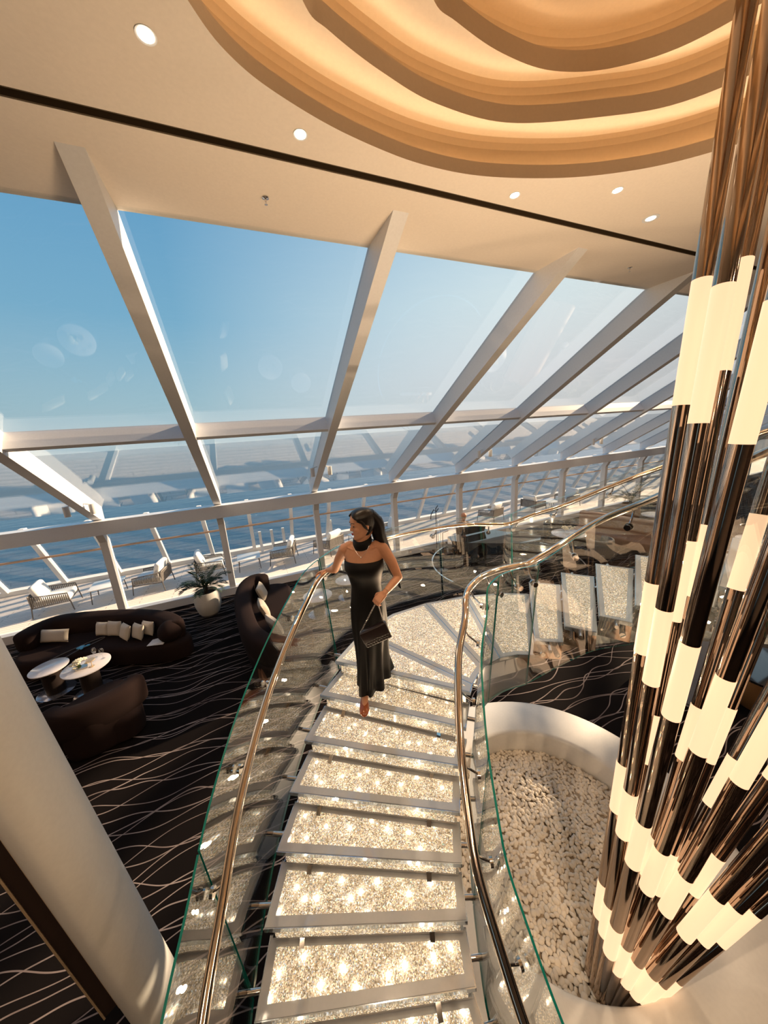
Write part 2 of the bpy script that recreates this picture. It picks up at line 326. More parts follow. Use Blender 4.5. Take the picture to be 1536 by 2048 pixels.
def radial_rect(C, x0, x1, y0, y1):
    cx, cy = 1.8, .2; out = []
    for p in C:
        dx, dy = p.x-cx, p.y-cy; t = min([((x1 if dx > 0 else x0)-cx)/dx if abs(dx) > 1e-6 else 1e9, ((y1 if dy > 0 else y0)-cy)/dy if abs(dy) > 1e-6 else 1e9])
        out.append(Vector((cx+dx*t, cy+dy*t)))
    return out
def plate(mb, outer, inner, z):
    n = len(outer); mb.add([(p.x, p.y, z) for p in outer]+[(p.x, p.y, z) for p in inner], [(k, (k+1) % n, n+(k+1) % n, n+k) for k in range(n)])
mb = MB(); R_ = radial_rect(C1, X0, X1, -7.8, 2.80*K)
plate(mb, R_, C1, ZC)
for (x, y) in ((X0, 2.8), (X1, 2.8), (X0, -7), (X1, -7)): pass
# corner fillers between the radial outline and the true rectangle are thin triangles
def corners(mb, R, x0, x1, y0, y1, z):
    n = len(R)
    for k in range(n):
        a, b = R[k], R[(k+1) % n]
        if abs(a.x-b.x) > 1e-4 and abs(a.y-b.y) > 1e-4:
            cx = x1 if max(a.x, b.x) > x1-1e-3 else x0; cy = y1 if max(a.y, b.y) > y1-1e-3 else y0
            mb.add([(a.x, a.y, z), (b.x, b.y, z), (cx, cy, z)], [(0, 1, 2)])
corners(mb, R_, X0, X1, -7.8, 2.80*K, ZC)
mb.box(((X0+X1)/2, 3.6215, ZC+.06), (X1-X0, .987, .12))
mb.add([(X0, 2.8*K, ZC), (X1, 2.8*K, ZC), (X1, 2.8*K, ZC+.12), (X0, 2.8*K, ZC+.12)], [(0, 1, 2, 3)])
ceil = struct('ceiling', mb, 'ceil')
mb = MB().box(((X0+X1)/2, 3.096, ZC+.10), (X1-X0, .12, .04))
for yy in (3.053, 3.122): mb.box(((X0+X1)/2, yy, ZC+.042), (X1-X0, .010, .080))
struct('trim_1', mb, 'groove')
def cove(idx, C, z0, h, z1, d, inner):
    prof = [(0, z0), (0, z0+h), (.025, z0+h), (.025, z0+.03), (d, z0+.03), (d, z1-.05), (d-.02, z1-.012), (d-.06, z1)]
    mb = MB(); n = len(C); rings = [[Vector((p.x, p.y, z)) for p in inflate(C, o)] if o else [Vector((p.x, p.y, z)) for p in C] for o, z in prof]
    for i in range(len(rings)-1):
        b = len(mb.v); mb.add(rings[i]+rings[i+1], [(k, (k+1) % n, n+(k+1) % n, n+k) for k in range(n)])
    if inner: mb.mi(1); plate(mb, inflate(C, d-.06), inner, z1)
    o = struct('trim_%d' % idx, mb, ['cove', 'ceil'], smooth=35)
    L = MB(); a = inflate(C, .05); b = inflate(C, .08)
    L.loft([[Vector((p.x, p.y, z0+.032)) for p in a], [Vector((p.x, p.y, z0+.05)) for p in a], [Vector((p.x, p.y, z0+.05)) for p in b], [Vector((p.x, p.y, z0+.032)) for p in b]], True, False)
    s = build('light_strip', L, 'led', o); tag(s, 'warm glowing light strip hidden in the ceiling cove'); return o
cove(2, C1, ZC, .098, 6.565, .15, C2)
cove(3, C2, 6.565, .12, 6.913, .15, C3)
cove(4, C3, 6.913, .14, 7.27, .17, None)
mb = MB(); cc = inflate(C3, .112); n = len(cc); ctr = Vector((2.2, .5))
rg = [[Vector((ctr.x+(p.x-ctr.x)*s, ctr.y+(p.y-ctr.y)*s, 7.27+.12*(1-s*s))) for p in cc] for s in (1, .9, .75, .5, .25, .02)]
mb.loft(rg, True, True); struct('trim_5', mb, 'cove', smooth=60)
struct('roof_slab', MB().box((11.5, -1.6, 7.62), (46, 11.4, .3)), 'white')

# ------------------------------------------------------------ sloping glass roof and facade
SL = .5910
rx = [-.76+2.557*i for i in range(-4, 14)]
def gz(y): return ZC-SL*(y-4.09)
for i, x in enumerate(rx):
    mb = MB().prism([(3.38, ZC+.02), (4.09, ZC+.02), (9.80, gz(9.80)), (9.78, 2.50), (9.51, gz(9.51)-.40)], x-.085, x+.085, 'x')
    struct('roof_rafter', mb, 'frame')
    post = MB().prism([(9.40, 2.36), (9.56, 2.36), (9.80, 2.04), (9.80, 0.0), (9.60, 0.0), (9.60, 2.02)], x-.075, x+.075, 'x')
    struct('facade_post', post, 'frame')
mb = MB(); nrm = Vector((0, SL, 1)).normalized(); al = Vector((0, 1, -SL)).normalized()
yc = 7.02; c = Vector(((X0+X1)/2, yc, gz(yc)))-nrm*.14
R = Matrix((Vector((1, 0, 0)), al, nrm)).transposed()
for i in range(len(rx)-1):
    cc_ = Vector(((rx[i]+rx[i+1])/2, c.y, c.z)); struct('roof_purlin', MB().box(cc_, (rx[i+1]-rx[i]-.17, .09, .29), R=R), 'frame')
struct('facade_beam', MB().box(((X0+X1)/2, 9.56, 2.40), (X1-X0, .32, .32)), 'frame')
struct('window_sill', MB().box(((X0+X1)/2, 9.68, .10), (X1-X0, .22, .20)), 'frame')
struct('outer_sill', MB().box(((X0+X1)/2, 9.92, .03), (X1-X0, .26, .10)), 'white')
for i in range(len(rx)-1):
    xa, xb = rx[i]+.085, rx[i+1]-.085; mb = MB(); xm = (xa+xb)/2; wd = xb-xa
    for ya, yb in ((4.05, 6.96), (7.08, 9.86)):
        ym = (ya+yb)/2; L = (yb-ya)*math.hypot(1, SL)
        mb.box(Vector((xm, ym, gz(ym)))-nrm*.02, (wd, L, .016), R=R)
    mb.box((xm, 9.74, 1.13), (wd+.02, .016, 2.0))
    mb.box((xm, 9.74, 2.24), (wd+.02, .016, .28))
    struct('window_%d' % (i+1), mb, 'glassf')

# outer windscreen on the deck edge: leaning white struts, clear panes and a wooden rail
sx = [-.06+1.43*k for k in range(-7, 24)]
for x in sx:
    struct('windscreen_strut', MB().prism([(13.14, .10), (13.30, .10), (12.03, 2.22), (11.87, 2.22)], x-.06, x+.06, 'x'), 'whitem')
RL = Matrix.Rotation(math.atan2(1.32, 2.2), 3, 'X')
struct('windscreen_glass', MB().box((11.5, 12.62, 1.16), (46, .012, 2.35), R=RL), 'glassf')
struct('deck_railing', MB().tube([(X0-4, 12.38, 1.22), (X1, 12.38, 1.22)], .035, 8), 'wood', smooth=50)
for i, x in enumerate((.20, .62, 1.04, 2.9)):
    tag(build('deck_stub_post', MB().box((x, 12.85, .42), (.10, .10, .80)), 'whitem'),
        ['leftmost of the three short white posts at the deck edge behind the round-backed chair', 'middle one of the three short white posts at the deck edge', 'rightmost of the three short white posts at the deck edge', 'short white post standing alone at the deck edge left of the woman'][i], 'post', 'white stub posts at the deck edge')

# leaning white pillar in the front left, with its gold-trimmed dark slot
def pill(z, dx=0, dy=0): return Vector((-.107*z/1.5+dx, -.12*z/1.5+dy, z))
outl0 = None
fa, na = Vector((-.51, 2.71)), Vector((-1.39, 2.24))      # far and near vertical edges of the white face
d_ = (fa-na).normalized(); pn = Vector((-d_.y, d_.x))
outl = [Vector(q) for q in ((-1.39, 2.24), (-1.30, 2.12), (-1.20, 2.05), (-1.14, 2.06), (-1.09, 2.13), (-1.07, 2.24), (-1.08, 2.33), (-1.12, 2.42), (-1.18, 2.48), (-1.28, 2.52), (-1.39, 2.47), (-1.42, 2.36))]
outl = [Vector((p.x, p.y)) for p in catmull([(q.x, q.y, 0) for q in outl], 4, True)]
mb = MB(); rings = []
for z in (-.0, 1, 2, 3, 4.5, 6.05):
    o_ = pill(z); rings.append([Vector((p.x+o_.x*.62, p.y+o_.y*.95, z)) for p in outl])
mb.loft(rings, True)
pil = build('pillar', mb, 'white', smooth=40); tag(pil, 'broad white leaning pillar in the near left corner', 'pillar')
mb = MB(); mg = MB()
for z in (.15, 6.05): pass
def strip(a0, a1, off, th):
    s = MB(); rr = []
    for z in (.25, 1, 2, 3, 4.5, 6.0):
        o_ = pill(z); base = Vector((na.x+o_.x*.62, na.y+o_.y*.95))
        q = [base-d_*a0+pn*off, base-d_*a1+pn*off, base-d_*a1+pn*(off+th), base-d_*a0+pn*(off+th)]
        rr.append([Vector((p.x, p.y, z)) for p in q])
    s.loft(rr, True); return s
tag(build('dark_slot', strip(.008, .082, .03, .24), 'darkf', pil), 'dark brown slot along the near edge of the pillar')
tag(build('gold_trim', strip(0.0, .010, -.004, .25), 'gold', pil), 'thin gold strip')
tag(build('gold_trim', strip(.082, .092, .02, .25), 'gold', pil), 'thin gold strip')

# ------------------------------------------------------------ lamps and sprinklers in the ceiling
wl = ['round downlight at the top left, nearest the outer cove', 'round downlight above the front row of glass, left of the two sprinklers', 'small round downlight below the cove, left one of the pair', 'small round downlight below the cove, right one of the pair', 'round downlight with a wide rim beside the tube sculpture']
for i, (x, y) in enumerate([(-.11, 2.30), (.67, 2.62), (2.51, 2.66), (3.36, 2.34), (4.15, 2.52)]):
    x, y = x*K, y*K
    t = thing('ceiling_downlight', (x, y, ZC), wl[i], 'light', 'downlights in the ceiling')
    r = .042 if i < 4 else .05
    local('rim', MB().lathe([(r, -.001), (r+.008, -.004), (r+(.008 if i < 4 else .03), -.002), (r+(.008 if i < 4 else .03), .0), (r*.8, .0), (r*.8, -.001)], n=24), 'whitem', t, 40)
    local('lamp', MB().lathe([(r*.9, -.0035), (r*.9, -.001), (.001, -.001), (.001, -.0035)], n=20), 'lampd', t)
    l = lamp('downlight_beam', 'SPOT', (x, y, ZC-.02), 60, (1, .74, .48), spot_size=2.0, spot_blend=.6, shadow_soft_size=.04)
for i, (x, y) in enumerate([(.5, 3.29), (5.14, 3.32)]):
    x, y = x*K, y*K
    t = thing('ceiling_sprinkler', (x, y, ZC), ['chrome sprinkler head in the ceiling above the second bay of glass', 'chrome sprinkler head in the ceiling near the tube sculpture'][i], 'sprinkler', 'ceiling sprinklers')
    local('rosette', MB().lathe([(.03, 0), (.03, -.006), (.012, -.012), (.001, -.012)], n=16), 'chrome', t, 40)
    local('nozzle', MB().lathe([(.008, -.01), (.008, -.035), (.003, -.037), (.003, -.05), (.014, -.052), (.014, -.055), (.001, -.055)], n=10), 'chrome', t, 40)
# cylinder spotlights clamped in pairs on the rafters
for i in (3, 5, 7, 9, 11):
    x = rx[i]; y = 8.35 if i > 3 else 8.9; z = gz(y)-.42
    for s in (-1, 1):
        lab = '%s white cylinder spotlight on the %s rafter from the left' % ('left' if s < 0 else 'right', {3: 'first visible', 5: 'third', 7: 'fifth', 9: 'seventh', 11: 'ninth'}[i])
        t = thing('cylinder_spotlight', (x+s*.22, y, z), lab, 'spotlight', 'cylinder spotlights on the rafters')
        local('housing', MB().lathe([(.001, .10), (.055, .10), (.055, -.12), (.045, -.12), (.045, -.10), (.001, -.10)], n=16), 'whitem', t, 40)
        local('bracket', MB().tube([(0, 0, .09), (-s*.13, 0, .12)], .012, 8), 'whitem', t, 40)
# ============================================================ the crystal staircase
RS = .159; ZL = 2.069
OUT = [(.32, 2.57), (.12, 2.33), (-.05, 2.10), (-.19, 1.87), (-.31, 1.61), (-.40, 1.35)]
INN = [(1.26, 1.72), (1.12, 1.60), (1.00, 1.44), (.90, 1.28), (.82, 1.12), (.75, .95)]
def circ(c, r, a): return (c[0]+r*math.cos(a), c[1]+r*math.sin(a))
a5 = math.atan2(1.35-.235, -.40-2.8); b5 = math.atan2(.95-.587, .75-2.26)
for k in range(1, 7):
    OUT.append(circ((2.8, .235), 3.40, a5+.082*k)); INN.append(circ((2.26, .587), 1.545, b5+.118*k))
OUT0, INN0 = (.555, 2.77), (1.40, 1.87)
stair = thing('spiral_staircase', (1.3, 1.9, 0), 'curved staircase of glowing crystal-filled glass treads with glass sides and steel handrails', 'staircase')
P2 = lambda p, z: Vector((p[0], p[1], z))
def tread(poly, z, th=.032, ins_=.055, riser=None, rh=.105):
    """poly: outline (counter-clockwise or clockwise) at height z; riser: pair of points under the front edge"""
    t = build('tread', MB().prism(poly, z-th, z), ['edge'], stair)
    c = Vector((sum(p[0] for p in poly)/len(poly), sum(p[1] for p in poly)/len(poly)))
    fr = inset(poly, .006)
    build('frosted_border', MB().prism([tuple(p) for p in fr], z-.01, z+.003), 'frost', t)
    ins = inset(poly, ins_)
    build('crystal_panel', MB().prism([tuple(p) for p in ins], z-.005, z+.005), 'crystal', t)
    if riser:
        a, b = Vector(riser[0]), Vector(riser[1]); u = (b-a).normalized(); a2 = a+u*.05; b2 = b-u*.04; nn = Vector((-u.y, u.x)); nn = nn if nn.dot(c-a) > 0 else -nn
        a2 += nn*.02; b2 += nn*.02
        q = [a2, b2, b2+nn*.012, a2+nn*.012]
        build('crystal_riser', MB().prism([tuple(p) for p in q], z-th-rh+.012, z-th), 'crystal', t)
        q = [a2-u*.02, b2+u*.02, b2+u*.02+nn*.03, a2-u*.02+nn*.03]
        build('riser_rail', MB().prism([tuple(p) for p in q], z-th-rh-.004, z-th-rh+.014), 'chrome', t)
        for e in (riser[0], riser[1]):
            s = -1 if e == riser[0] else 1; e = Vector(e)+nn*.12; q0 = P2(e-u*s*-1*0, z-.035)
            build('standoff_bolt', MB().tube([P2(e, z-.03)-P2(u, 0)*(-s)*0.0, P2(e+u*s*.075, z-.03)], .016, 10), 'chrome', t, 40)
    return t
# lower flight
for k in range(12):
    z = 1.91-RS*k
    if z < .05: break
    bo, bi = ((OUT0, INN0) if k == 0 else (OUT[k-1], INN[k-1]))
    dd = (Vector(bo)-Vector(bi)).normalized(); dd = Vector((-dd.y, dd.x)); dd = dd if dd.dot(Vector(bo)-Vector(OUT[min(k, len(OUT)-1)])) > 0 else -dd
    bo, bi = tuple(Vector(bo)+dd*.05), tuple(Vector(bi)+dd*.05)
    fo, fi = OUT[k] if k < len(OUT) else None, INN[k] if k < len(INN) else None
    if not fo: break
    tread([fo, fi, bi, bo], z, riser=(fo, fi))
# landing in four wedges
LO = [(.52, 2.74), (.90, 3.06), (1.35, 3.23), (1.80, 3.25), (2.32, 3.16), (2.77, 2.99), (3.02, 2.81)]
LI = [(1.40, 1.85), (1.47, 1.91), (1.58, 1.98), (1.68, 2.03), (1.89, 2.06), (2.06, 2.02), (2.19, 1.94)]
for a, b in ((0, 1), (1, 3), (3, 4), (4, 6)):
    po = [LO[i] for i in range(a, b+1)]; pi_ = [LI[i] for i in range(b, a-1, -1)]
    tread(po+pi_, ZL, riser=((LO[0], LI[0]) if a == 0 else None), ins_=.05)
# upper flight
UO = [(3.02, 2.82), (3.27, 2.58), (3.48, 2.32), (3.67, 2.03), (3.82, 1.72), (3.92, 1.40), (3.97, 1.07), (3.97, .74), (3.92, .42)]
UI = [(2.17, 1.93), (2.37, 1.80), (2.52, 1.61), (2.64, 1.42), (2.71, 1.21), (2.735, 1.0), (2.72, .78), (2.67, .57), (2.58, .38)]
for k in range(8):
    z = ZL+RS*(k+1)
    tread([UO[k], UI[k], UI[k+1], UO[k+1]], z, riser=(UO[k], UI[k]), ins_=.045)
    # bronze stringer plate under the inner end
    a, b = Vector(UI[k]), Vector(UI[k+1]); u = (b-a).normalized(); nn = Vector((-u.y, u.x)); nn = nn if nn.dot(Vector(UO[k])-a) > 0 else -nn
    q = [a+nn*.03, b+nn*.03, b+nn*.045, a+nn*.045]
    build('stringer_plate', MB().prism([tuple(p) for p in q], z-.045-.15, z-.045), 'bronze', stair)
    for tt in (.25, .75):
        e = a.lerp(b, tt); build('standoff_bolt', MB().tube([P2(e+nn*.04, z-.10), P2(e-nn*.05, z-.10)], .022, 12), 'chrome', stair, 40)
def led(x, y, z, e=26):
    lamp('stair_lamp', 'SPOT', (x, y, z+.012), e, (1.0, .70, .43), spot_size=2.75, spot_blend=.9, shadow_soft_size=.012, dirv=(0, 0, 1))
for k in range(0, 6):                                     # small lamps set under the crystal of each tread
    for f in (.25, .75): p = Vector(OUT[k]).lerp(Vector(INN[k]), f)+Vector((.08, .12)); led(p.x, p.y, 1.91-RS*k, 3)
for (x, y) in ((.95, 2.62), (1.25, 2.25), (1.45, 2.95)): led(x, y, ZL, 12)
for (x, y) in ((1.62, 2.4), (2.0, 2.85), (2.05, 2.35), (2.5, 2.75), (2.42, 2.3)): led(x, y, ZL, 62)
for k in range(8):
    for f in (.25, .75): p = Vector(UO[k]).lerp(Vector(UI[k]), f).lerp(Vector(UO[k+1]).lerp(Vector(UI[k+1]), f), .5); led(p.x, p.y, ZL+RS*(k+1), 16)
# ------------- rails and glass along the outer and inner lines
def nosez(i): return 1.91-RS*i
outer = [P2(OUT[i], nosez(i)) for i in range(10, -1, -1)] + [P2((.50, 2.74), 2.03), P2((.90, 3.06), ZL), P2((1.35, 3.23), ZL), P2((1.80, 3.26), ZL), P2((2.32, 3.17), ZL), P2((2.60, 2.99), ZL), P2((2.76, 2.88), ZL+.01), P2((3.04, 2.80), ZL+.09), P2((3.36, 2.68), ZL+.17), P2((3.70, 2.47), ZL+.34), P2((3.95, 2.26), ZL+.49), P2((4.16, 2.03), ZL+.63), P2((4.33, 1.72), ZL+.80), P2((4.42, 1.36), ZL+.98), P2((4.42, .95), ZL+1.15)]
inner = [P2(INN[i], nosez(i)) for i in range(10, -1, -1)] + [P2((1.37, 1.84), 2.03), P2((1.53, 1.915), ZL), P2((1.67, 1.955), ZL), P2((1.83, 1.965), ZL), P2((2.00, 1.945), ZL), P2((2.08, 1.93), ZL+.01)] + [P2((2.28, 1.82), ZL+.16), P2((2.47, 1.64), ZL+.37), P2((2.57, 1.42), ZL+.53), P2((2.61, 1.18), ZL+.70), P2((2.61, .93), ZL+.86), P2((2.57, .68), ZL+1.03), P2((2.50, .45), ZL+1.18)]
HR = .93
def railing(path, side, which):
    cm = catmull(path, 6); up = Vector((0, 0, 1)); n = len(cm)
    # smooth heights a little
    for _ in range(1):
        zz = [p.z for p in cm]
        for i in range(1, n-1): cm[i].z = (zz[i-1]+zz[i]+zz[i+1])/3
    def outn(i):
        t = cm[min(i+1, n-1)]-cm[max(i-1, 0)]; t.z = 0; t.normalize(); return Vector((-t.y, t.x, 0))*side
    nr = [outn(i) for i in range(n)]
    hr = build('handrail', MB().tube([cm[i]+up*HR for i in range(n)], .024, 14), 'rail', stair, 60)
    tag(hr, 'polished steel handrail on the %s side' % which)
    # glass in panels
    cuts = {'outer': [0, 33, 68, 87, 104, n-1], 'inner': [0, 40, 74, 93, n-1]}[which]
    cuts = sorted(set([min(c, n-1) for c in cuts]))
    for a, b in zip(cuts, cuts[1:]):
        mb = MB(); rings = []
        for i in range(a, b+1):
            f = 1 if not (i == a or i == b) else 1
            q = cm[i]; o0 = nr[i]*.055; o1 = nr[i]*(.055+.085)
            pt = q.copy()
            if i == a and a: pt = q+(cm[i+1]-q)*.12
            if i == b and b < n-1: pt = q-(q-cm[i-1])*.12
            rings.append([pt+o0-up*.20, pt+o0+nr[i]*.012-up*.20, pt+o1+nr[i]*.012+up*(HR+.05), pt+o1+up*(HR+.05)])
        m = len(rings)
        vs = [v for r in rings for v in r]; fs = []; ms = []
        for i in range(m-1):
            for j in range(4):
                k = (j+1) % 4; fs.append((i*4+j, i*4+k, (i+1)*4+k, (i+1)*4+j)); ms.append(1 if j in (0, 2) else 0)
        fs += [(3, 2, 1, 0), ((m-1)*4, (m-1)*4+1, (m-1)*4+2, (m-1)*4+3)]; ms += [1, 1]
        mb.v = vs; mb.f = fs; mb.m = ms
        g = build('glass_panel', mb, ['glassb', 'tgreen'], stair, 60)
    # brackets between glass and rail
    for i in range(5, n-3, 9):
        q = cm[i]+up*(HR-.03); r = q+nr[i]*.10-up*.10
        mb = MB().tube([q, q-up*.05+nr[i]*.03, r], .007, 8); R = nr[i].to_track_quat('Z', 'Y').to_matrix()
        mb.lathe([(.001, -.012), (.026, -.012), (.026, .004), (.001, .004)], r, 16, R=R)
        mb.lathe([(.001, .030), (.022, .030), (.022, .040), (.001, .040)], r, 16, R=R)
        build('rail_bracket', mb, 'chrome', hr, 40)
    return cm, nr
ocm, onr = railing(outer, 1, 'outer')
icm, inr = railing(inner, -1, 'inner')
# polished stringers under the treads
for cm, nr, nm in ((ocm, onr, 'o'), (icm, inr, 'i')):
    mb = MB(); rings = [[cm[i]-nr[i]*.20-Vector((0, 0, .30)), cm[i]-nr[i]*.20-Vector((0, 0, .14)), cm[i]-nr[i]*.23-Vector((0, 0, .14)), cm[i]-nr[i]*.23-Vector((0, 0, .30))] for i in range(len(cm))]
    mb.loft(rings, True); build('stringer', mb, 'chrome', stair, 50)
# upper floor where the flight arrives
struct('upper_floor', MB().box((5.1, -2.6, ZL+RS*8-.14), (5.2, 5.6, .28)), 'carpet')

# ============================================================ round planter with pebbles
PC = Vector((2.10, 1.57))
t = thing('round_planter', (PC.x, PC.y, 0), 'large round white planter basin filled with pale pebbles under the stairs', 'planter')
prof = [(.93, .10), (1.30, 0.0), (1.42, .06), (1.47, .30), (1.475, .48), (1.455, .53), (1.42, .55), (1.02, .55), (.985, .54), (.97, .52), (.955, .30), (.95, .20), (.001, .20)]
local('basin', MB().lathe(prof, n=96), 'white', t, 40)
rnd = random.Random(3)
def pebble_shape(seed, sub):
    import bmesh
    b = bmesh.new(); bmesh.ops.create_icosphere(b, subdivisions=sub, radius=1); r = random.Random(seed)
    off = Vector((r.random()*50, r.random()*50, r.random()*50)); s = (r.uniform(.9, 1.25), r.uniform(.72, .95), r.uniform(.42, .62))
    vs = []
    for v in b.verts:
        k = 1+.20*noise.noise(v.co*1.1+off); vs.append(Vector((v.co.x*k*s[0], v.co.y*k*s[1], v.co.z*k*s[2])))
    fs = [tuple(v.index for v in f.verts) for f in b.faces]; b.free(); return vs, fs
shapes = [pebble_shape(i, 2) for i in range(14)]
pts = []; sp_ = .0345; row = 0; y = -1.0
while y < 1.0:
    x = -1.0+(sp_/2 if row % 2 else 0)
    while x < 1.0:
        px, py = x+rnd.uniform(-.012, .012), y+rnd.uniform(-.012, .012)
        if math.hypot(px, py) < .945: pts.append((px+PC.x, py+PC.y, .315+.035*noise.noise(Vector((px*2.2, py*2.2, 0)))+rnd.uniform(-.010, .012)))
        x += sp_
    y += sp_*.866; row += 1
def inview(p):
    d = Vector(p)-CAMP; z = d.dot(fwd); return 0 < 768+664.7*d.dot(rgt)/z < 1536 and 1024-664.7*d.dot(upv)/z < 2040 and 768+664.7*d.dot(rgt)/z > 1015 and math.hypot(p[0]-1.78, p[1]-.8) > .17
vis = sorted([p for p in pts if inview(p)], key=lambda p: (Vector(p)-CAMP).length)
near = set(vis[:300])
meshes = []
for i, (vs, fs) in enumerate(shapes):
    me = bpy.data.meshes.new('pebble'); me.from_pydata([tuple(v) for v in vs], [], fs); me.polygons.foreach_set('use_smooth', [True]*len(fs)); me.materials.append(MT['pebble']); meshes.append(me)
mb = MB(); 
for p in pts:
    r = rnd.uniform(.0205, .0285); R = Matrix.Rotation(rnd.uniform(0, 6.28), 3, 'Z') @ Matrix.Rotation(rnd.uniform(-.7, .7), 3, 'X') @ Matrix.Rotation(rnd.uniform(-.5, .5), 3, 'Y')
    k = rnd.randrange(14)
    if p in near:
        o = bpy.data.objects.new('pebble', meshes[k]); COL.objects.link(o); o.matrix_world = Matrix.Translation(p) @ R.to_4x4() @ Matrix.Scale(r, 4)
        tag(o, 'smooth pale pebble in the near part of the round planter', 'pebble', 'pebbles at the foot of the tube sculpture')
    else: mb.add([R @ (v*r)+Vector(p) for v in shapes[k][0]], shapes[k][1])
tag(build('pebble_bed', mb, 'pebble', smooth=180), 'bed of small pale pebbles filling the rest of the round planter', 'pebbles', kind='stuff')
local('gravel_base', MB().lathe([(.001, .28), (.95, .28), (.95, .302), (.001, .302)], n=64), 'gravel', t)

# ============================================================ bundle of mirrored and glowing tubes
TB = [
((1.713, 0.917), (0.0884, 0.0234), [0.864, 1.15, 1.733, 2.083, 2.825, 3.247, 4.175, 4.738]),
((1.689, 0.863), (0.0657, 0.0036), [0.838, 1.108, 1.678, 2.011, 2.734, 3.169, 4.089, 4.65]),
((1.75, 0.859), (0.1676, 0.0422), [0.76, 1.001, 1.387, 1.685, 2.038, 2.365, 2.958, 3.431, 4.336, 4.877]),
((1.792, 0.849), (0.1892, 0.0357), [0.576, 0.781, 1.167, 1.396, 2.02, 2.371, 3.088, 3.507]),
((1.675, 0.828), (0.0346, -0.0433), [0.799, 1.071, 1.63, 1.97, 2.687, 3.108, 4.009, 4.507]),
((1.842, 0.833), (0.2266, -0.0006), [0.549, 0.741, 1.185, 1.472, 2.055, 2.411, 3.142, 3.568]),
((1.685, 0.794), (0.1251, -0.0583), [0.67, 0.915, 1.408, 1.737, 2.427, 2.878, 3.667, 4.154]),
((1.872, 0.812), (0.2482, -0.0341), [0.504, 0.682, 1.106, 1.426, 2.093, 2.456, 3.3, 3.8]),
((1.706, 0.765), (0.2295, -0.1055), [0.587, 0.796, 1.251, 1.549, 2.233, 2.776]),
((1.913, 0.784), (0.3621, -0.1363), [0.466, 0.637, 1.174, 1.474, 2.041, 2.5]),
((1.744, 0.73), (0.4062, -0.1719), [0.499, 0.699, 1.044, 1.374, 2.091, 2.5]),
((1.784, 0.699), (0.5402, -0.2062), [0.455, 0.632, 0.992, 1.267, 1.906, 2.3]),
((1.852, 0.681), (0.6402, -0.2505), [0.464, 0.635, 0.956, 1.204, 1.74, 2.2]),
((1.887, 0.835), (0.4132, -0.0717), [0.528, 0.653, 0.98, 1.255, 1.666, 2.0]),
((1.934, 0.751), (0.7342, -0.2064), [0.442, 0.584, 0.861, 1.09, 1.5, 1.9])]
sc = thing('light_sculpture', (1.78, .80, .25), 'tall fan of bronze mirrored tubes with glowing white sections rising from the pebbles', 'sculpture')
for i, (b, k, br) in enumerate(TB):
    top = 6.19 if abs(k[0]) < .3 else 4.2
    zz = [.26]+[z for z in br if z < top-.05]+[top]
    P = lambda z: Vector((b[0]+k[0]*(z-.33), b[1]+k[1]*(z-.33), z))
    r = .0375
    t_ = build('mirror_tube', MB().tube([P(.26), P(top)], r*.96, 20), 'bronze', sc, 60)
    for j in range(1, len(zz)-1, 2):
        build('glowing_section', MB().tube([P(zz[j]), P(zz[j+1])], r*1.03, 20), 'glow', t_, 60)
    for j in range(0, len(zz)-1, 2):
        build('mirror_sleeve', MB().tube([P(zz[j]), P(zz[j+1])], r, 20), 'bronze', t_, 60)
# ============================================================ furniture of the lounge
def sweep_back(path, w, z0, z1, ends=True, n=16, taper=.55):
    """thick rounded upholstered back along a plan curve"""
    cm = catmull([(x, y, 0) for x, y in path], 8); L = len(cm); rings = []
    for i, p in enumerate(cm):
        t = (cm[min(i+1, L-1)]-cm[max(i-1, 0)]).normalized(); nn = Vector((-t.y, t.x, 0))
        e = min(i, L-1-i); k = min(1, .35+.65*math.sin(min(1, e/3)*PI/2)) if ends else 1
        if e == 0: k = .12
        zc, h, ww = (z0+z1)/2, (z1-z0)/2, w/2
        rings.append([p+nn*(ww*k*math.copysign(abs(math.cos(a))**taper, math.cos(a)))+Vector((0, 0, zc+(h*(.35+.65*k) if e < 3 else h)*math.copysign(abs(math.sin(a))**taper, math.sin(a))*(1 if e else .6))) for a in [2*PI*j/n for j in range(n)]])
    return MB().loft(rings, True, True)
def pad(outline, z0, z1, r=.07, n=5):
    C = [Vector((p.x, p.y)) for p in catmull([(a, b, 0) for a, b in outline], 5, True)]; rings = []
    for k in range(n+1):
        a = PI/2*k/n; rings.append([Vector((p.x, p.y, z0+r*.3*(1-math.cos(a)) if False else z0+r*(1-math.cos(a))*.4)) for p in inflate(C, -r*(1-math.sin(a)))])
    for k in range(n+1):
        a = PI/2*(1-k/n); rings.append([Vector((p.x, p.y, z1-r+r*math.cos(a))) for p in inflate(C, -r*(1-math.sin(a)))])
    return MB().loft(rings, True, True)
def pillow(name, loc, rz, tilt, w, h, d, m, label, group, roll=0):
    mb = MB(); nu = 14; nv = 10; R = Matrix.Rotation(rz, 3, 'Z') @ Matrix.Rotation(tilt, 3, 'X') @ Matrix.Rotation(roll, 3, 'Y')
    for s in (-1, 1):
        vs = []; 
        for j in range(nv+1):
            for i in range(nu+1):
                u, v = 2*i/nu-1, 2*j/nv-1; b = (1-u**4)*(1-v**4); pin = 1-.06*(1-abs(v))*0
                x = u*w/2*(1-.07*(1-u*u)*0-.06*(1-abs(v)**2)*abs(u)); z = v*h/2*(1-.06*(1-u*u)*abs(v))
                vs.append(R @ Vector((x, s*d/2*b**.5, z))+Vector(loc))
        mb.add(vs, [(j*(nu+1)+i, j*(nu+1)+i+1, (j+1)*(nu+1)+i+1, (j+1)*(nu+1)+i) for j in range(nv) for i in range(nu)])
    o = build(name, mb, m, smooth=80); return tag(o, label, 'cushion', group)
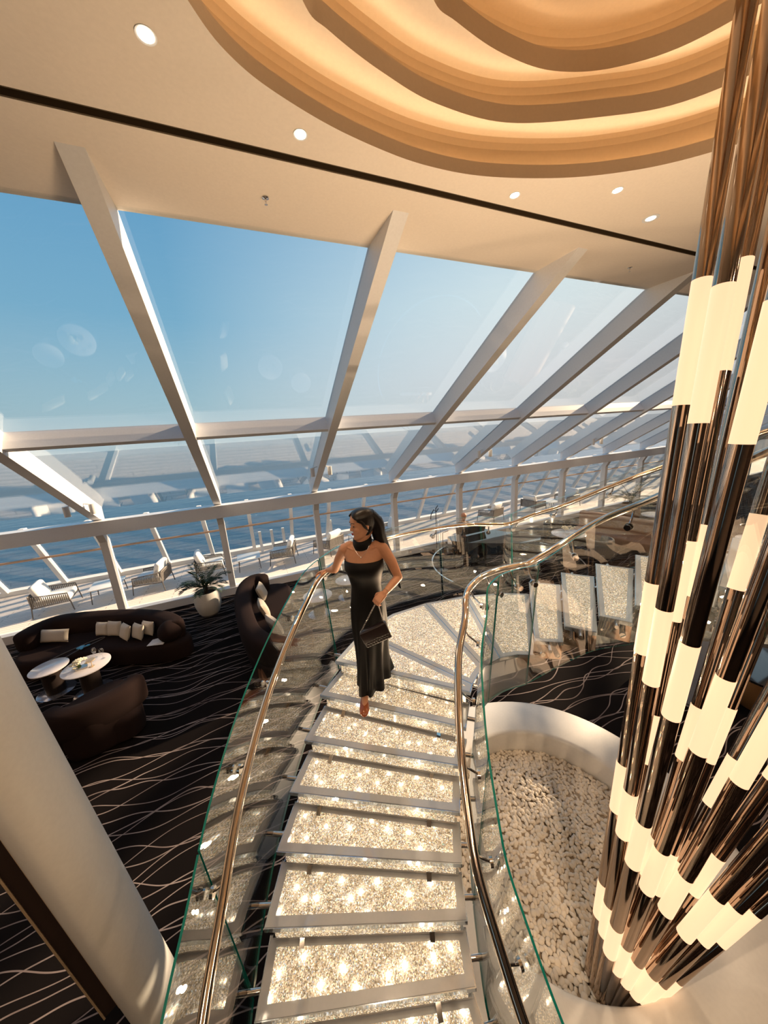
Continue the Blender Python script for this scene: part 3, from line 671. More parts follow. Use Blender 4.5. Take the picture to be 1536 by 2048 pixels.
# --- long curved sofa by the glass
t = thing('curved_sofa', (-3.1, 7.7, 0), 'long curved dark brown velvet sofa below the glass at the far left', 'sofa')
seat = [(-4.60, 8.15), (-4.42, 8.62), (-4.0, 8.82), (-2.9, 8.40), (-2.05, 7.85), (-1.55, 7.35), (-1.52, 7.05), (-1.78, 6.92), (-2.3, 7.08), (-3.1, 7.42), (-3.9, 7.52), (-4.45, 7.72)]
build('seat', pad(seat, .02, .42, .10), 'velvet', t, 60)
build('backrest', sweep_back([(-4.50, 8.10), (-4.36, 8.46), (-4.0, 8.64), (-2.95, 8.25), (-2.15, 7.75), (-1.78, 7.30), (-1.74, 7.08)], .36, .36, .78), 'velvet', t, 60)
build('end_bolster', MB().ell((-1.82, 7.16, .58), (.22, .24, .21)), 'velvet', t, 80)
cu = [((-3.72, 8.10, .55), -.45, .35, .62, .26, 'long beige bolster cushion at the left of the curved sofa'),
      ((-2.86, 7.88, .56), -.50, .30, .29, .28, 'beige square cushion, left one of the middle group on the curved sofa'),
      ((-2.62, 7.74, .57), -.55, .25, .31, .31, 'beige square cushion, second of the group on the curved sofa'),
      ((-2.38, 7.50, .56), -.95, .35, .31, .31, 'pale cushion leaning forward in the middle of the group on the curved sofa'),
      ((-2.14, 7.38, .56), -.85, .30, .31, .31, 'pale cushion with a warm lit side, fourth of the group on the curved sofa'),
      ((-1.98, 7.42, .56), -.70, .25, .29, .29, 'beige cushion at the right end of the group on the curved sofa')]
for loc, rz, ti, w_, h_, lab in cu: pillow('sofa_cushion', (loc[0]-.28, loc[1]+.06, loc[2]+.04), rz, -ti, w_, h_, .12, 'cushion', lab, 'cushions on the curved sofa')
mb = MB(); R = Matrix.Rotation(-.3, 3, 'Z')
for k, (dx, dy, rz) in enumerate(((0, 0, 0), (.07, .03, .35))):
    mb.box((-2.05+dx, 7.12+dy, .432+.007*k), (.30, .21, .006), rz=-.3+rz)
tag(build('magazine', mb, 'paper'), 'open pale magazine lying on the seat of the curved sofa', 'magazine')
mb = MB(); r0 = random.Random(4); 
mb.tube(catmull([(-3.86, 7.42, .435), (-3.78, 7.36, .44), (-3.62, 7.40, .435), (-3.45, 7.55, .45), (-3.30, 7.68, .44), (-3.12, 7.86, .435), (-3.20, 7.88, .44), (-3.42, 7.78, .435), (-3.70, 7.58, .436), (-3.86, 7.42, .435)], 5), .010, 6)
bs = build('lanyard', mb, 'cmetal', smooth=60); tag(bs, 'thin strap looped on the seat of the curved sofa with a crumpled blue cloth', 'strap')
mb = MB()
for k in range(9): mb.ell((-3.40+r0.uniform(-.08, .08), 7.64+r0.uniform(-.04, .04), .45), (r0.uniform(.02, .05), r0.uniform(.015, .03), .018), Matrix.Rotation(r0.uniform(0, 3), 3, 'Z'), 10, 6)
build('cloth', mb, 'blue', bs, 60)

# --- upright curved sofa on the right of the palm
t = thing('curved_sofa', (.1, 6.9, 0), 'tall curved brown velvet sofa between the potted palm and the stair glass', 'sofa')
seat = [(-.42, 8.1), (-.20, 8.62), (.20, 8.80), (.62, 8.55), (.66, 7.9), (.58, 7.3), (.74, 6.5), (.78, 5.9), (.52, 5.35), (.05, 5.20), (-.30, 5.6), (-.50, 6.5), (-.56, 7.4)]
build('seat', pad(seat, .02, .42, .10), 'velvet', t, 60)
build('backrest', sweep_back([(.12, 8.35), (-.14, 8.52), (-.36, 8.25), (-.46, 7.6), (-.42, 6.8), (-.30, 6.0), (-.02, 5.45), (.30, 5.32)], .34, .34, .84), 'velvet', t, 60)
for loc, rz, lab in (((-.04, 8.05, .57), 1.35, 'cream cushion at the far end of the tall curved sofa'), ((-.05, 7.15, .57), 1.65, 'cream cushion in the middle of the tall curved sofa'), ((.10, 6.35, .57), 1.95, 'cream cushion at the near end of the tall curved sofa')):
    pillow('sofa_cushion', loc, rz, -.35, .42, .40, .16, 'cushion', lab, 'cushions on the tall curved sofa')
# --- front sofa seen from behind, and its neighbour
t = thing('velvet_armchair', (-2.55, 5.55, 0), 'brown velvet armchair seen from behind, facing the two small tables', 'armchair')
build('seat', pad([(-3.02, 5.35), (-2.2, 5.15), (-1.95, 5.35), (-2.12, 5.85), (-2.40, 6.25), (-2.75, 6.2), (-3.10, 5.85)], .03, .42, .09), 'velvet', t, 60)
build('backrest', sweep_back([(-2.98, 5.38), (-2.75, 5.20), (-2.40, 5.22), (-2.12, 5.38), (-1.97, 5.68)], .26, .34, .80), 'velvet', t, 60)
build('back_panel', sweep_back([(-2.80, 5.14), (-2.45, 5.12), (-2.10, 5.28)], .10, .02, .60), 'velvet', t, 60)
t = thing('velvet_armchair', (-3.4, 5.3, 0), 'brown velvet armchair half hidden by the leaning pillar', 'armchair')
build('seat', pad([(-4.10, 4.95), (-3.55, 5.05), (-3.32, 5.40), (-3.55, 5.80), (-4.05, 5.85), (-4.3, 5.4)], .03, .42, .09), 'velvet', t, 60)
build('backrest', sweep_back([(-4.3, 5.2), (-4.05, 4.92), (-3.7, 4.95)], .24, .34, .74), 'velvet', t, 60)
# --- small round tables
def round_table(loc, top, r, h, label, br=.27, m='marble', cr=.14):
    t = thing('side_table', loc, label, 'table')
    local('tabletop', MB().lathe([(.001, h-.025), (r-.01, h-.025), (r, h-.018), (r, h-.006), (r-.008, h), (.001, h)], n=40), m, t, 40)
    local('column', MB().lathe([(cr, .02), (cr, h-.025)], n=28), 'tbase', t, 40)
    local('foot_plate', MB().lathe([(.001, 0), (br, 0), (br, .012), (br-.01, .016), (.001, .016)], n=40), 'copper', t, 40)
    return t
round_table((-3.68, 7.08, 0), None, .27, .50, 'small round table with a bare pale top, left of the two by the curved sofa')
round_table((-3.02, 6.72, 0), None, .34, .55, 'small round table holding flowers and glasses, right of the two by the curved sofa', br=.29)
zt = .55; fx, fy = -3.08, 6.68
t = thing('flower_bowl', (fx, fy, zt), 'low bowl of cream flowers on the right small table', 'flowers')
local('tray', MB().box((0.02, -.02, .012), (.16, .13, .022), rz=.3), 'silver', t)
fm = MB(); r0 = random.Random(9)
for k in range(26):
    a, b = r0.uniform(0, 6.28), r0.uniform(0, 1); rr = .105*math.sqrt(b); c_ = (rr*math.cos(a), rr*math.sin(a), .07+.05*(1-b)+r0.uniform(-.01, .01))
    for q in range(5): fm.ell((c_[0]+.018*math.cos(q*1.26), c_[1]+.018*math.sin(q*1.26), c_[2]+.035*(1-b)), (.026, .017, .015), Matrix.Rotation(q*1.26, 3, 'Z') @ Matrix.Rotation(-.5, 3, 'Y'), 6, 5)
local('blossoms', fm, 'flower', t, 80)
local('green_heart', MB().ell((.01, -.075, .07), (.04, .03, .035), None, 12, 8), 'green', t, 80)
def wineglass(x, y, z, label):
    t = thing('wine_glass', (x, y, z), label, 'glass', 'wine glasses on the right small table')
    local('bowl', MB().lathe([(.030, .001), (.030, .004), (.005, .010), (.004, .085), (.020, .095), (.036, .125), (.036, .155), (.028, .190), (.026, .190), (.033, .155), (.033, .126), (.018, .098), (.001, .09)], n=20), 'glassd', t, 60)
wineglass(-2.94, 6.90, zt, 'stemmed glass on the right small table, nearer the sofa')
wineglass(-2.80, 6.80, zt, 'stemmed glass on the right small table, at its right edge')
t = thing('gold_lamp', (-2.90, 6.62, zt), 'small gold table lamp between flowers and glasses on the right small table', 'lamp')
local('base', MB().lathe([(.035, 0), (.035, .008), (.006, .012), (.006, .11), (.001, .11)], n=16), 'gold', t, 40)
local('shade', MB().lathe([(.001, .105), (.06, .105), (.062, .13), (.055, .14), (.001, .14)], n=20), 'glassd', t, 40); local('rim', MB().lathe([(.062, .118), (.064, .122), (.064, .132), (.062, .134)], n=20), 'gold', t, 40)
round_table((1.16, 7.30, 0), None, .34, .50, 'round white table seen through the stair glass beside the tall sofa')
round_table((2.02, 7.75, 0), None, .30, .50, 'smaller round white table seen through the stair glass behind the woman')
for i, (x, y, z) in enumerate(((1.05, 7.35, .5), (1.25, 7.25, .5))):
    t = thing('tea_light', (x, y, z), ['small clear tea light holder, left one on the round white table', 'small clear tea light holder, right one on the round white table'][i], 'candle', 'tea lights on the white table')
    local('cup', MB().lathe([(.001, .004), (.03, .004), (.035, .07), (.032, .07), (.027, .008), (.001, .008)], n=16), 'glassd', t, 60)
# --- potted palms
def palm(loc, ph, pr_, label, n=15, fl=.62, seed=1, potm='pot', sc_=1.0):
    t = thing('potted_palm', loc, label, 'plant')
    local('pot', MB().lathe([(.001, 0), (pr_*.62, 0), (pr_*.80, ph*.14), (pr_*.98, ph*.45), (pr_, ph*.62), (pr_*.90, ph*.9), (pr_*.82, ph), (pr_*.76, ph), (pr_*.8, ph*.86), (.001, ph*.86)], n=36), potm, t, 60)
    local('soil', MB().lathe([(.001, ph*.87), (pr_*.78, ph*.87), (pr_*.7, ph*.9), (.001, ph*.92)], n=20), 'soil', t)
    r = random.Random(seed); st = MB(); st.tube([(0, 0, ph*.85), (.01, 0, ph+.16)], [.05, .035], 8)
    for q in range(3): st.tube([(0, 0, ph*.85), (.06*math.cos(q*2.1), .06*math.sin(q*2.1), ph+.2)], [.03, .02], 6)
    local('stem', st, 'soil', t, 60)
    lf = MB()
    for k in range(n):
        a = k*2.4+r.uniform(-.3, .3); e0 = r.uniform(.45, 1.35); L = fl*r.uniform(.75, 1.1); p = Vector((.03*math.cos(a), .03*math.sin(a), ph+.10)); d = Vector((math.cos(a)*math.cos(e0), math.sin(a)*math.cos(e0), math.sin(e0))); pts = [p.copy()]
        for s_ in range(9): p = p+d*L/9; d = (d+Vector((0, 0, -.16))).normalized(); pts.append(p.copy())
        lf.tube(pts, [.007-.0006*q for q in range(10)], 4)
        for q in range(2, 10):
            tt = (pts[q]-pts[q-1]).normalized(); side = tt.cross(Vector((0, 0, 1))).normalized()
            for s in (-1, 1):
                for hh in (0, .5):
                    b0 = pts[q-1].lerp(pts[q], hh); ll = .17*sc_*math.sin(PI*(q+.5)/11)+.05; tip = b0+(side*s*.8+tt*.75+Vector((0, 0, .05+r.uniform(-.15, .1)))).normalized()*ll; w_ = tt*.014
                    mid = b0.lerp(tip, .45); up_ = Vector((0, 0, .004))
                    lf.add([b0, mid+w_+up_, tip, mid-w_+up_, mid-up_*2], [(0, 1, 2, 3), (0, 4, 1), (1, 4, 2), (2, 4, 3), (3, 4, 0)])
    local('foliage', lf, 'leaf', t); return t
palm((-1.30, 8.72, 0), .62, .30, 'feathery dark palm in a rounded pale pot beside the glass, between the two sofas', n=18, fl=.68, seed=2)
palm((13.6, 7.9, 0), .80, .34, 'dark palm in a copper coloured pot in the far lounge', n=18, fl=1.0, seed=5, potm='tan')

# ============================================================ outdoor deck furniture
def lounge_chair(label, x, y, rz, high=False):
    t = thing('rope_armchair', (x, y, 0), label, 'chair', 'rope armchairs on the outdoor deck', rz)
    f = MB()                                              # +x is the open front
    for sx_, sy_ in ((.40, .40), (.40, -.40), (-.40, .40), (-.40, -.40)): f.tube([(sx_*1.04, sy_*1.02, 0), (sx_*.94, sy_*.98, .34), (sx_*.90, sy_*.98, .56 if sx_ < 0 else .50)], .014, 6)
    f.tube([(.37, .39, .50), (-.38, .39, .58), (-.38, -.39, .58), (.37, -.39, .50)], .014, 6); f.tube([(.37, .39, .27), (-.38, .39, .27), (-.38, -.39, .27), (.37, -.39, .27), (.37, .39, .27)], .014, 6)
    local('frame', f, 'cmetal', t, 60)
    for s in (-1, 1):
        r = MB(); 
        for k in range(20): xx = .36-.74*k/19; r.tube([(xx, s*.395, .27), (xx, s*.395, .50+.08*k/19)], .011, 5)
        local('rope_side', r, 'rope', t, 60)
    r = MB(); hb = .74 if high else .60
    for k in range(20): yy = -.38+.76*k/19; r.tube([(-.385, yy, .27), (-.40, yy, hb)], .011, 5)
    r.tube([(-.38, -.39, .5), (-.40, -.38, hb), (-.40, .38, hb), (-.38, .39, .5)], .014, 6)
    local('rope_back', r, 'rope', t, 60)
    local('seat_cushion', MB().rbox((.02, 0, .36), (.74, .72, .17), r=.06), 'cushw', t, 60)
    Rb = Matrix.Rotation(-.30, 3, 'Y'); local('back_cushion', MB().rbox((-.26, 0, .62), (.17, .66, .44), R=Rb, r=.07), 'cushw', t, 60)
    return t
L_ = lounge_chair
L_('white-cushioned rope armchair at the far left of the deck, its back to the left', -5.25, 11.30, .12)
L_('rope armchair turned left, second from the left on the deck', -3.0, 11.40, PI-.15)
L_('rope armchair half hidden by the indoor palm', -1.45, 11.55, .05)
L_('rope armchair with dark round back, right of the low deck table by the stub posts', .85, 11.45, PI-.25)
L_('rope armchair turned towards the sea, left of the woman', 2.45, 11.45, 2.2)
L_('high-backed rope armchair just right of the woman', 4.75, 11.55, 2.9, True)
L_('rope armchair seen from behind, right of the pianist', 9.7, 11.3, 1.9)
L_('rope armchair above the round flower table', 12.3, 11.4, .1)
L_('rope armchair on the deck just left of the far copper-potted palm', 14.4, 11.3, 3.0)
def deck_table(label, x, y, w_=.72, h=.40, d=.72, rz=0):
    t = thing('deck_table', (x, y, 0), label, 'table', 'low tables on the outdoor deck', rz)
    local('tabletop', MB().rbox((0, 0, h-.015), (w_, d, .03), r=.012), 'whitem', t, 60)
    for a in (-1, 1):
        for b in (-1, 1): local('leg', MB().tube([(a*w_*.46, b*d*.46, 0), (a*w_*.42, b*d*.42, h-.03)], .012, 6), 'cmetal', t, 60)
deck_table('low white square table between the two leftmost deck chairs', -4.10, 11.38, .76, .42, .76, .1)
deck_table('low white square table behind the tall curved sofa', -.28, 11.5, .72, .40, .72, .0)
deck_table('small low table between the chair and the woman on the deck', 3.55, 11.6, .5, .42, .5, .1)
deck_table('low white table on the deck above the flower table', 13.3, 11.3, .8, .4, .8, 0)

# ============================================================ piano corner
struct('stage_platform', MB().lathe([(.001, .0), (2.15, .0), (2.15, .085), (.001, .085)], (6.85, 7.35, 0), 72), 'carpet', 40)
struct('stage_edge', MB().lathe([(2.15, .0), (2.19, .0), (2.19, .10), (2.15, .10), (2.15, .0)], (6.85, 7.35, 0), 72, cap=False), 'chrome', 40)
pz = .09
t = thing('grand_piano', (6.3, 7.2, pz), 'black lacquered grand piano with raised music desk on the round platform', 'piano')
body = [(5.20, 7.90), (5.05, 7.45), (5.35, 7.05), (5.95, 6.60), (6.50, 6.28), (7.00, 6.22), (7.28, 6.45), (7.10, 6.85), (6.75, 7.25), (6.60, 7.60), (6.58, 7.92)]
bodyc = [Vector(p) for p in body]
build('case', MB().prism([tuple(p) for p in bodyc], pz+.62, pz+.93), 'black', t)
build('lid', MB().prism([tuple(p) for p in inflate(bodyc, .02)][1:-1], pz+.94, pz+.965), 'black', t)
u = Vector((1.38, .02, 0)).normalized()
kc = Vector((5.90, 8.00, pz+.70)); R = Matrix.Rotation(math.atan2(u.y, u.x), 3, 'Z')
kb = build('keyboard', MB().box(kc+Vector((-.03, -.01, 0)), (1.24, .20, .06), R=R), 'black', t)
mb = MB()
for k in range(36): mb.box(kc+Vector((0, .01, .036))+u*(-.60+1.2*k/35), (.030, .15, .012), R=R)
build('white_keys', mb, 'paper', kb)
mb = MB(); mb.box(kc+Vector((.05, -.35, .38)), (.85, .02, .26), R=R @ Matrix.Rotation(.35, 3, 'X')); build('music_desk', mb, 'black', t)
mb = MB(); mb.box(kc+Vector((.02, -.33, .40)), (.46, .006, .22), R=R @ Matrix.Rotation(.35, 3, 'X')); build('sheet_music', mb, 'paper', t)
for p in ((5.30, 7.70), (6.45, 7.72), (6.85, 6.50)): build('leg', MB().tube([(p[0], p[1], pz), (p[0], p[1], pz+.63)], [.035, .055], 10), 'black', t, 60)
build('pedal_lyre', MB().box((5.88, 7.55, pz+.32), (.22, .06, .60)), 'black', t)
t = thing('microphone_stand', (4.92, 7.72, .085), 'thin black microphone stand left of the piano keyboard', 'stand')
local('pole', MB().tube([(0, 0, .02), (0, 0, 1.15), (.16, -.05, 1.2)], .010, 6), 'blackm', t, 60)
local('round_base', MB().lathe([(.001, 0), (.13, 0), (.13, .02), (.001, .02)], n=20), 'blackm', t, 40)
t = thing('music_rig', (5.50, 9.0, pz), 'black stand with small clamps behind the pianist', 'stand')
local('pole', MB().tube([(0, 0, 0), (0, 0, 1.55)], .012, 6), 'blackm', t, 60)
local('clamps', MB().tube([(-.18, 0, 1.35), (-.08, 0, 1.5), (.02, 0, 1.42), (.10, 0, 1.52)], .015, 6).tube([(-.18, 0, 1.35), (-.2, 0, 1.2)], .014, 6).tube([(0, 0, 1.52), (.08, 0, 1.62)], .014, 6), 'blackm', t, 60)

# ============================================================ far lounge to the right
def tub_chair(label, x, y, rz, m):
    t = thing('tub_chair', (x, y, 0), label, 'chair', None, rz)
    local('seat', MB().rbox((0, 0, .34), (.56, .56, .16), r=.06), m, t, 60)
    pth = [(.28*math.cos(a), .30*math.sin(a)) for a in [PI*.28+PI*1.44*k/8 for k in range(9)]]
    local('backrest', sweep_back(pth, .09, .28, .80), m, t, 60)
    for a in (-1, 1):
        for b in (-1, 1): local('leg', MB().tube([(a*.22, b*.22, 0), (a*.2, b*.2, .28)], .014, 6), 'blackm', t, 60)
def cafe_table(label, x, y, r=.42, h=.72):
    return round_table((x, y, 0), None, r, h, label, br=.25, m='marble', cr=.05)
cafe_table('round white table with a flower vase beside the piano', 8.9, 6.85, .48)
t = thing('flower_vase', (8.85, 6.85, .72), 'small glass vase of pale flowers on the round table beside the piano', 'flowers')
local('vase', MB().lathe([(.001, 0), (.05, 0), (.06, .08), (.045, .13), (.001, .13)], n=14), 'glassd', t, 60)
fm = MB(); r0 = random.Random(19)
for k in range(40): fm.ell((r0.uniform(-.16, .16), r0.uniform(-.14, .14), .16+r0.uniform(-.03, .09)), (.035, .02, .016), Matrix.Rotation(r0.uniform(0, 3), 3, 'Z'), 6, 5)
local('blossoms', fm, 'flower', t, 80)
tub_chair('black tub chair behind the round flower table', 9.35, 7.75, -PI/2-.2, 'tbase')
tub_chair('grey tub chair in front of the round flower table', 9.0, 5.9, PI/2, 'greyf')
t = thing('banquette', (11.2, 6.5, 0), 'long tan leather banquette behind the flower table', 'sofa')
build('seat', MB().rbox((10.7, 6.4, .30), (.70, 2.9, .30), rz=.18, r=.06), 'tan', t, 60); build('backrest', MB().rbox((11.12, 6.46, .55), (.24, 3.0, .80), rz=.18, r=.07), 'tan', t, 60); build('plinth', MB().box((10.85, 6.4, .08), (.75, 2.8, .15), rz=.18), 'tbase', t)
cafe_table('round grey table behind the banquette', 12.9, 6.6, .45)
tub_chair('grey tub chair left of the far grey table', 12.1, 7.7, -1.2, 'greyf')
tub_chair('pale tub chair right of the far grey table', 13.7, 5.8, 2.0, 'greyf')
cafe_table('small dark dining table with glasses seen between the mirrored tubes', 12.2, 3.9, .40)
tub_chair('black tub chair beside the dining table seen between the tubes', 13.2, 4.3, PI, 'tbase')
tub_chair('tan tub chair in front of the dining table seen between the tubes', 11.3, 3.6, .2, 'tan')
for i, (x, y) in enumerate(((12.1, 3.95), (12.3, 3.82))):
    t = thing('wine_glass', (x, y, .72), ['stemmed glass, left one on the far dining table', 'stemmed glass, right one on the far dining table'][i], 'glass', 'glasses on the far dining table')
    local('bowl', MB().lathe([(.030, .001), (.004, .010), (.004, .085), (.034, .125), (.030, .190), (.028, .190), (.03, .126), (.001, .09)], n=16), 'glassd', t, 60)
t = thing('floor_screen', (5.4, 2.3, 0), 'grey lacquered partition standing on the carpet behind the tubes', 'screen')
local('panel', MB().rbox((0, 0, .62), (.10, .95, 1.2), rz=.15, r=.02), 'panel', t, 40); local('foot', MB().box((0, 0, .01), (.2, .9, .02), rz=.15), 'chrome', t)
t = thing('drum_table', (6.45, 1.65, 0), 'bronze drum shaped table with a black top at the right edge', 'table')
local('drum', MB().lathe([(.42, 0), (.50, .12), (.54, .42), (.54, .50), (.001, .50)], n=40), 'orange', t, 40); local('top', MB().lathe([(.001, .50), (.55, .50), (.55, .53), (.001, .53)], n=40), 'black', t, 40)
# ============================================================ people
def capsule(mb, pts, rs, n=12):
    pts = [Vector(p) for p in pts]
    P = [pts[0]-(pts[1]-pts[0]).normalized()*rs[0]*.9]+[pts[0]-(pts[1]-pts[0]).normalized()*rs[0]*.5]+pts+[pts[-1]+(pts[-1]-pts[-2]).normalized()*rs[-1]*.5]+[pts[-1]+(pts[-1]-pts[-2]).normalized()*rs[-1]*.9]
    R = [rs[0]*.35, rs[0]*.85]+list(rs)+[rs[-1]*.85, rs[-1]*.35]
    return mb.tube(P, R, n)
def remesh(name, mb, m, vox, sm=6, parent=None):
    o = build(name, mb, m)
    r = o.modifiers.new('r', 'REMESH'); r.mode = 'VOXEL'; r.voxel_size = vox; r.use_smooth_shade = True
    s = o.modifiers.new('s', 'SMOOTH'); s.iterations = sm; s.factor = .5
    dg = bpy.context.evaluated_depsgraph_get(); dg.update(); me = bpy.data.meshes.new_from_object(o.evaluated_get(dg))
    o.modifiers.clear(); old = o.data; o.data = me; bpy.data.meshes.remove(old)
    me.polygons.foreach_set('use_smooth', [True]*len(me.polygons))
    if parent: o.parent = parent; o.matrix_parent_inverse = parent.matrix_basis.inverted()
    return o
def head_rings(c, F, U, H=.226, grow=0.0, n=36):
    """rings from chin to crown; F = where the face looks, U = head's up"""
    F = F.normalized(); Lf = U.cross(F).normalized(); U = F.cross(Lf).normalized()
    #  t (0 chin .. 1 crown): front extent, back extent, half width
    T = [(0.0, .070, -.025, .018), (.04, .082, -.005, .034), (.10, .087, .015, .046), (.18, .086, .040, .054), (.27, .084, .066, .060), (.36, .085, .084, .066), (.45, .083, .095, .070), (.55, .085, .101, .073), (.66, .087, .102, .0745), (.77, .082, .098, .072), (.87, .068, .084, .062), (.94, .046, .062, .046), (.985, .020, .034, .024), (1.0, .004, .012, .008)]
    rings = []
    for t, f, b, wd in T:
        z = (t-.5)*H+(grow*(t-.5)*1.6); r = []
        for k in range(n):
            a = 2*PI*k/n; ca, sa = math.cos(a), math.sin(a); cx = (f-b)/2
            ex = (f+b)/2+grow; x = cx+ex*math.copysign(abs(ca)**.9, ca); y = (wd+grow)*math.copysign(abs(sa)**.9, sa)
            r.append(c+F*x+Lf*y+U*z)
        rings.append(r)
    return rings, F, Lf, U
def hand_fingers(mb, wrist, fwdd, palmn, thumb, curl, spread=.0, s=1.0):
    """palm then five fingers; fwdd: wrist to knuckles, palmn: direction the palm faces, thumb: side on which the thumb sits"""
    fw = fwdd.normalized(); pn_ = (palmn-fw*palmn.dot(fw)).normalized(); sd = (thumb-fw*thumb.dot(fw)-pn_*thumb.dot(pn_)).normalized()
    kn = wrist+fw*.080*s
    for q in (-.027, -.009, .009, .027): capsule(mb, [wrist+fw*.01+sd*q*.7*s, kn+sd*q*s], [.0125*s, .011*s], 8)
    for i, (off, L) in enumerate(((.029, .070), (.010, .078), (-.009, .072), (-.027, .056))):
        p = kn+sd*off*s; d = (fw+sd*spread*(1.5-i)*.1).normalized(); pts = [p.copy()]
        for j, seg in enumerate((.44, .31, .25)):
            ang = curl[j]; d = (d*math.cos(ang)+pn_*math.sin(ang)).normalized(); nn = (pn_-d*pn_.dot(d))
            p = p+d*L*seg*s; pts.append(p.copy())
            pn2 = (-fw*0+nn).normalized() if nn.length > .05 else pn_; 
            fwl = d; pn_l = pn2; 
            # rotate palm normal with the bend
            pn_cur = pn_*math.cos(ang)-d*0
        # recompute as a true planar curl
        pts = [kn+sd*off*s]; ang = 0; p = pts[0]
        for j, seg in enumerate((.44, .31, .25)):
            ang += curl[j]; dd = fw*math.cos(ang)+pn_*math.sin(ang)+sd*spread*(1.5-i)*.12; p = p+dd*L*seg*s; pts.append(p)
        capsule(mb, pts, [.0088*s, .0080*s, .0074*s, .0062*s], 8)
    b = wrist+fw*.020*s+sd*.024*s
    capsule(mb, [b, b+(fw*.55+sd*.65+pn_*.35).normalized()*.036*s, b+(fw*.55+sd*.65+pn_*.35).normalized()*.036*s+(fw*.65+sd*.1+pn_*.75).normalized()*.030*s, b+(fw*.55+sd*.65+pn_*.35).normalized()*.036*s+(fw*.65+sd*.1+pn_*.75).normalized()*.030*s+(fw*.35-sd*.2+pn_*.9).normalized()*.022*s], [.0125*s, .0100*s, .0092*s, .0070*s], 8)

# ---- the woman on the stairs
Fb = Vector((-.50, -.866, 0)); Lb = Vector((.866, -.50, 0)); UP = Vector((0, 0, 1))
base = Vector((.765, 2.345, 0))
def W(f, l, z): return base+Fb*f+Lb*l+UP*z
body = MB()
sh = 3.285; shR, shL = W(.0, -.158, sh), W(.0, .158, sh)
Fh = Vector((-.985, -.02, -.17)); Uh = Vector((-.16, 0, .985))
hc = Vector((.768, 2.325, 3.478)); rings, Fh, Lh, Uh = head_rings(hc, Fh, Uh)
body.loft(rings, True, True)
def HP(f, l, u): return hc+Fh*f+Lh*l+Uh*u
# nose, brow, lips, chin, cheeks
capsule(body, [HP(.078, 0, .020), HP(.090, 0, -.002), HP(.098, 0, -.018)], [.007, .0085, .0098], 8)
for s in (-1, 1):
    body.ell(HP(.092, s*.010, -.022), (.009, .008, .007), None, 8, 6)
    body.ell(HP(.062, s*.038, -.022), (.024, .022, .022), None, 10, 8)
    body.ell(HP(.074, s*.028, .032), (.014, .020, .008), None, 10, 6)
    # ears
    R = Matrix((Fh, Lh, Uh)).transposed(); body.ell(HP(-.008, s*.074, -.008), (.017, .007, .030), R, 12, 10); body.ell(HP(-.004, s*.073, -.032), (.009, .006, .011), R, 8, 6)
body.ell(HP(.082, 0, -.056), (.016, .022, .008), Matrix((Fh, Lh, Uh)).transposed(), 10, 6); body.ell(HP(.079, 0, -.094), (.018, .022, .016), None, 10, 8)
# neck, chest, shoulders
capsule(body, [W(.005, 0, 3.29), W(.012, -.004, 3.35), HP(-.022, 0, -.060)], [.056, .050, .050], 18)
T = [(3.325, .060, .055, 0), (3.305, .105, .062, 0), (3.275, .150, .072, 0), (3.235, .152, .085, .004), (3.19, .146, .098, .008), (3.13, .142, .105, .012), (3.05, .112, .076, .0), (2.96, .096, .062, 0), (2.88, .100, .070, 0), (2.80, .108, .078, 0), (2.70, .100, .074, 0)]
body.loft([[W(f0+d_*math.sin(a), w_*math.cos(a), z) for a in [2*PI*k/28 for k in range(28)]] for z, w_, d_, f0 in T], True, True)
for s in (-1, 1): body.ell(W(.060, s*.058, 3.125), (.056, .056, .054), None, 14, 10); capsule(body, [W(.0, s*.10, 3.300), W(.0, s*.150, 3.268)], [.038, .043], 12)
for s in (-1, 1): capsule(body, [W(.066, s*.03, 3.270), W(.048, s*.11, 3.298)], [.007, .006], 8)     # collar bones
# arms
elR = Vector((.585, 2.600, 3.040)); wrR = Vector((.545, 2.735, 2.995))
capsule(body, [shR+Vector((.01, 0, -.012)), shR.lerp(elR, .5), elR], [.044, .038, .031], 14); capsule(body, [elR, elR.lerp(wrR, .4), wrR], [.031, .030, .020], 14)
elL = Vector((.985, 2.195, 3.035)); wrL = Vector((.815, 2.095, 3.005)); wrL = Vector((.822, 2.100, 2.985))
capsule(body, [shL+Vector((-.005, 0, -.012)), shL.lerp(elL, .5)+Vector((.006, -.004, 0)), elL], [.046, .041, .033], 14); capsule(body, [elL, elL.lerp(wrL, .4), wrL], [.033, .032, .021], 14)
hand_fingers(body, wrR, Vector((-.62, .40, -.22)), Vector((-.2, -.1, -1)), Vector((-.5, -.8, 0)), (.50, .85, .75), .3, .96)
hand_fingers(body, wrL, Vector((-.80, -.12, -.48)), Vector((.25, .45, -.70)), Vector((-.35, .1, .9)), (.75, 1.05, .8), .2, .96)
# hips, legs, feet
ft = Vector((.652, 2.310, 1.915)); ft2 = Vector((.89, 2.60, 2.075))
for hip_, kn_, an_, toe in ((W(-.01, -.05, 2.70), Vector((.720, 2.345, 2.36)), Vector((.672, 2.345, 2.005)), Vector((.615, 2.215, 1.935))), (W(0, .05, 2.70), Vector((.81, 2.40, 2.40)), Vector((.875, 2.62, 2.165)), Vector((.82, 2.50, 2.09)))):
    capsule(body, [hip_, hip_.lerp(kn_, .5), kn_], [.060, .055, .044], 14); capsule(body, [kn_, kn_.lerp(an_, .35), an_], [.044, .042, .029], 14)
    capsule(body, [an_+Vector((.01, .02, -.03)), an_.lerp(toe, .55)+Vector((0, 0, -.02)), toe], [.028, .030, .022], 12)
woman = remesh('person', body, 'skin', .0042, 5)
tag(woman, 'woman in a long black strapless gown on the glowing stairs, looking to the left', 'person')
def kid(n, mb, m, sm=60): return build(n, mb, m, woman, sm)
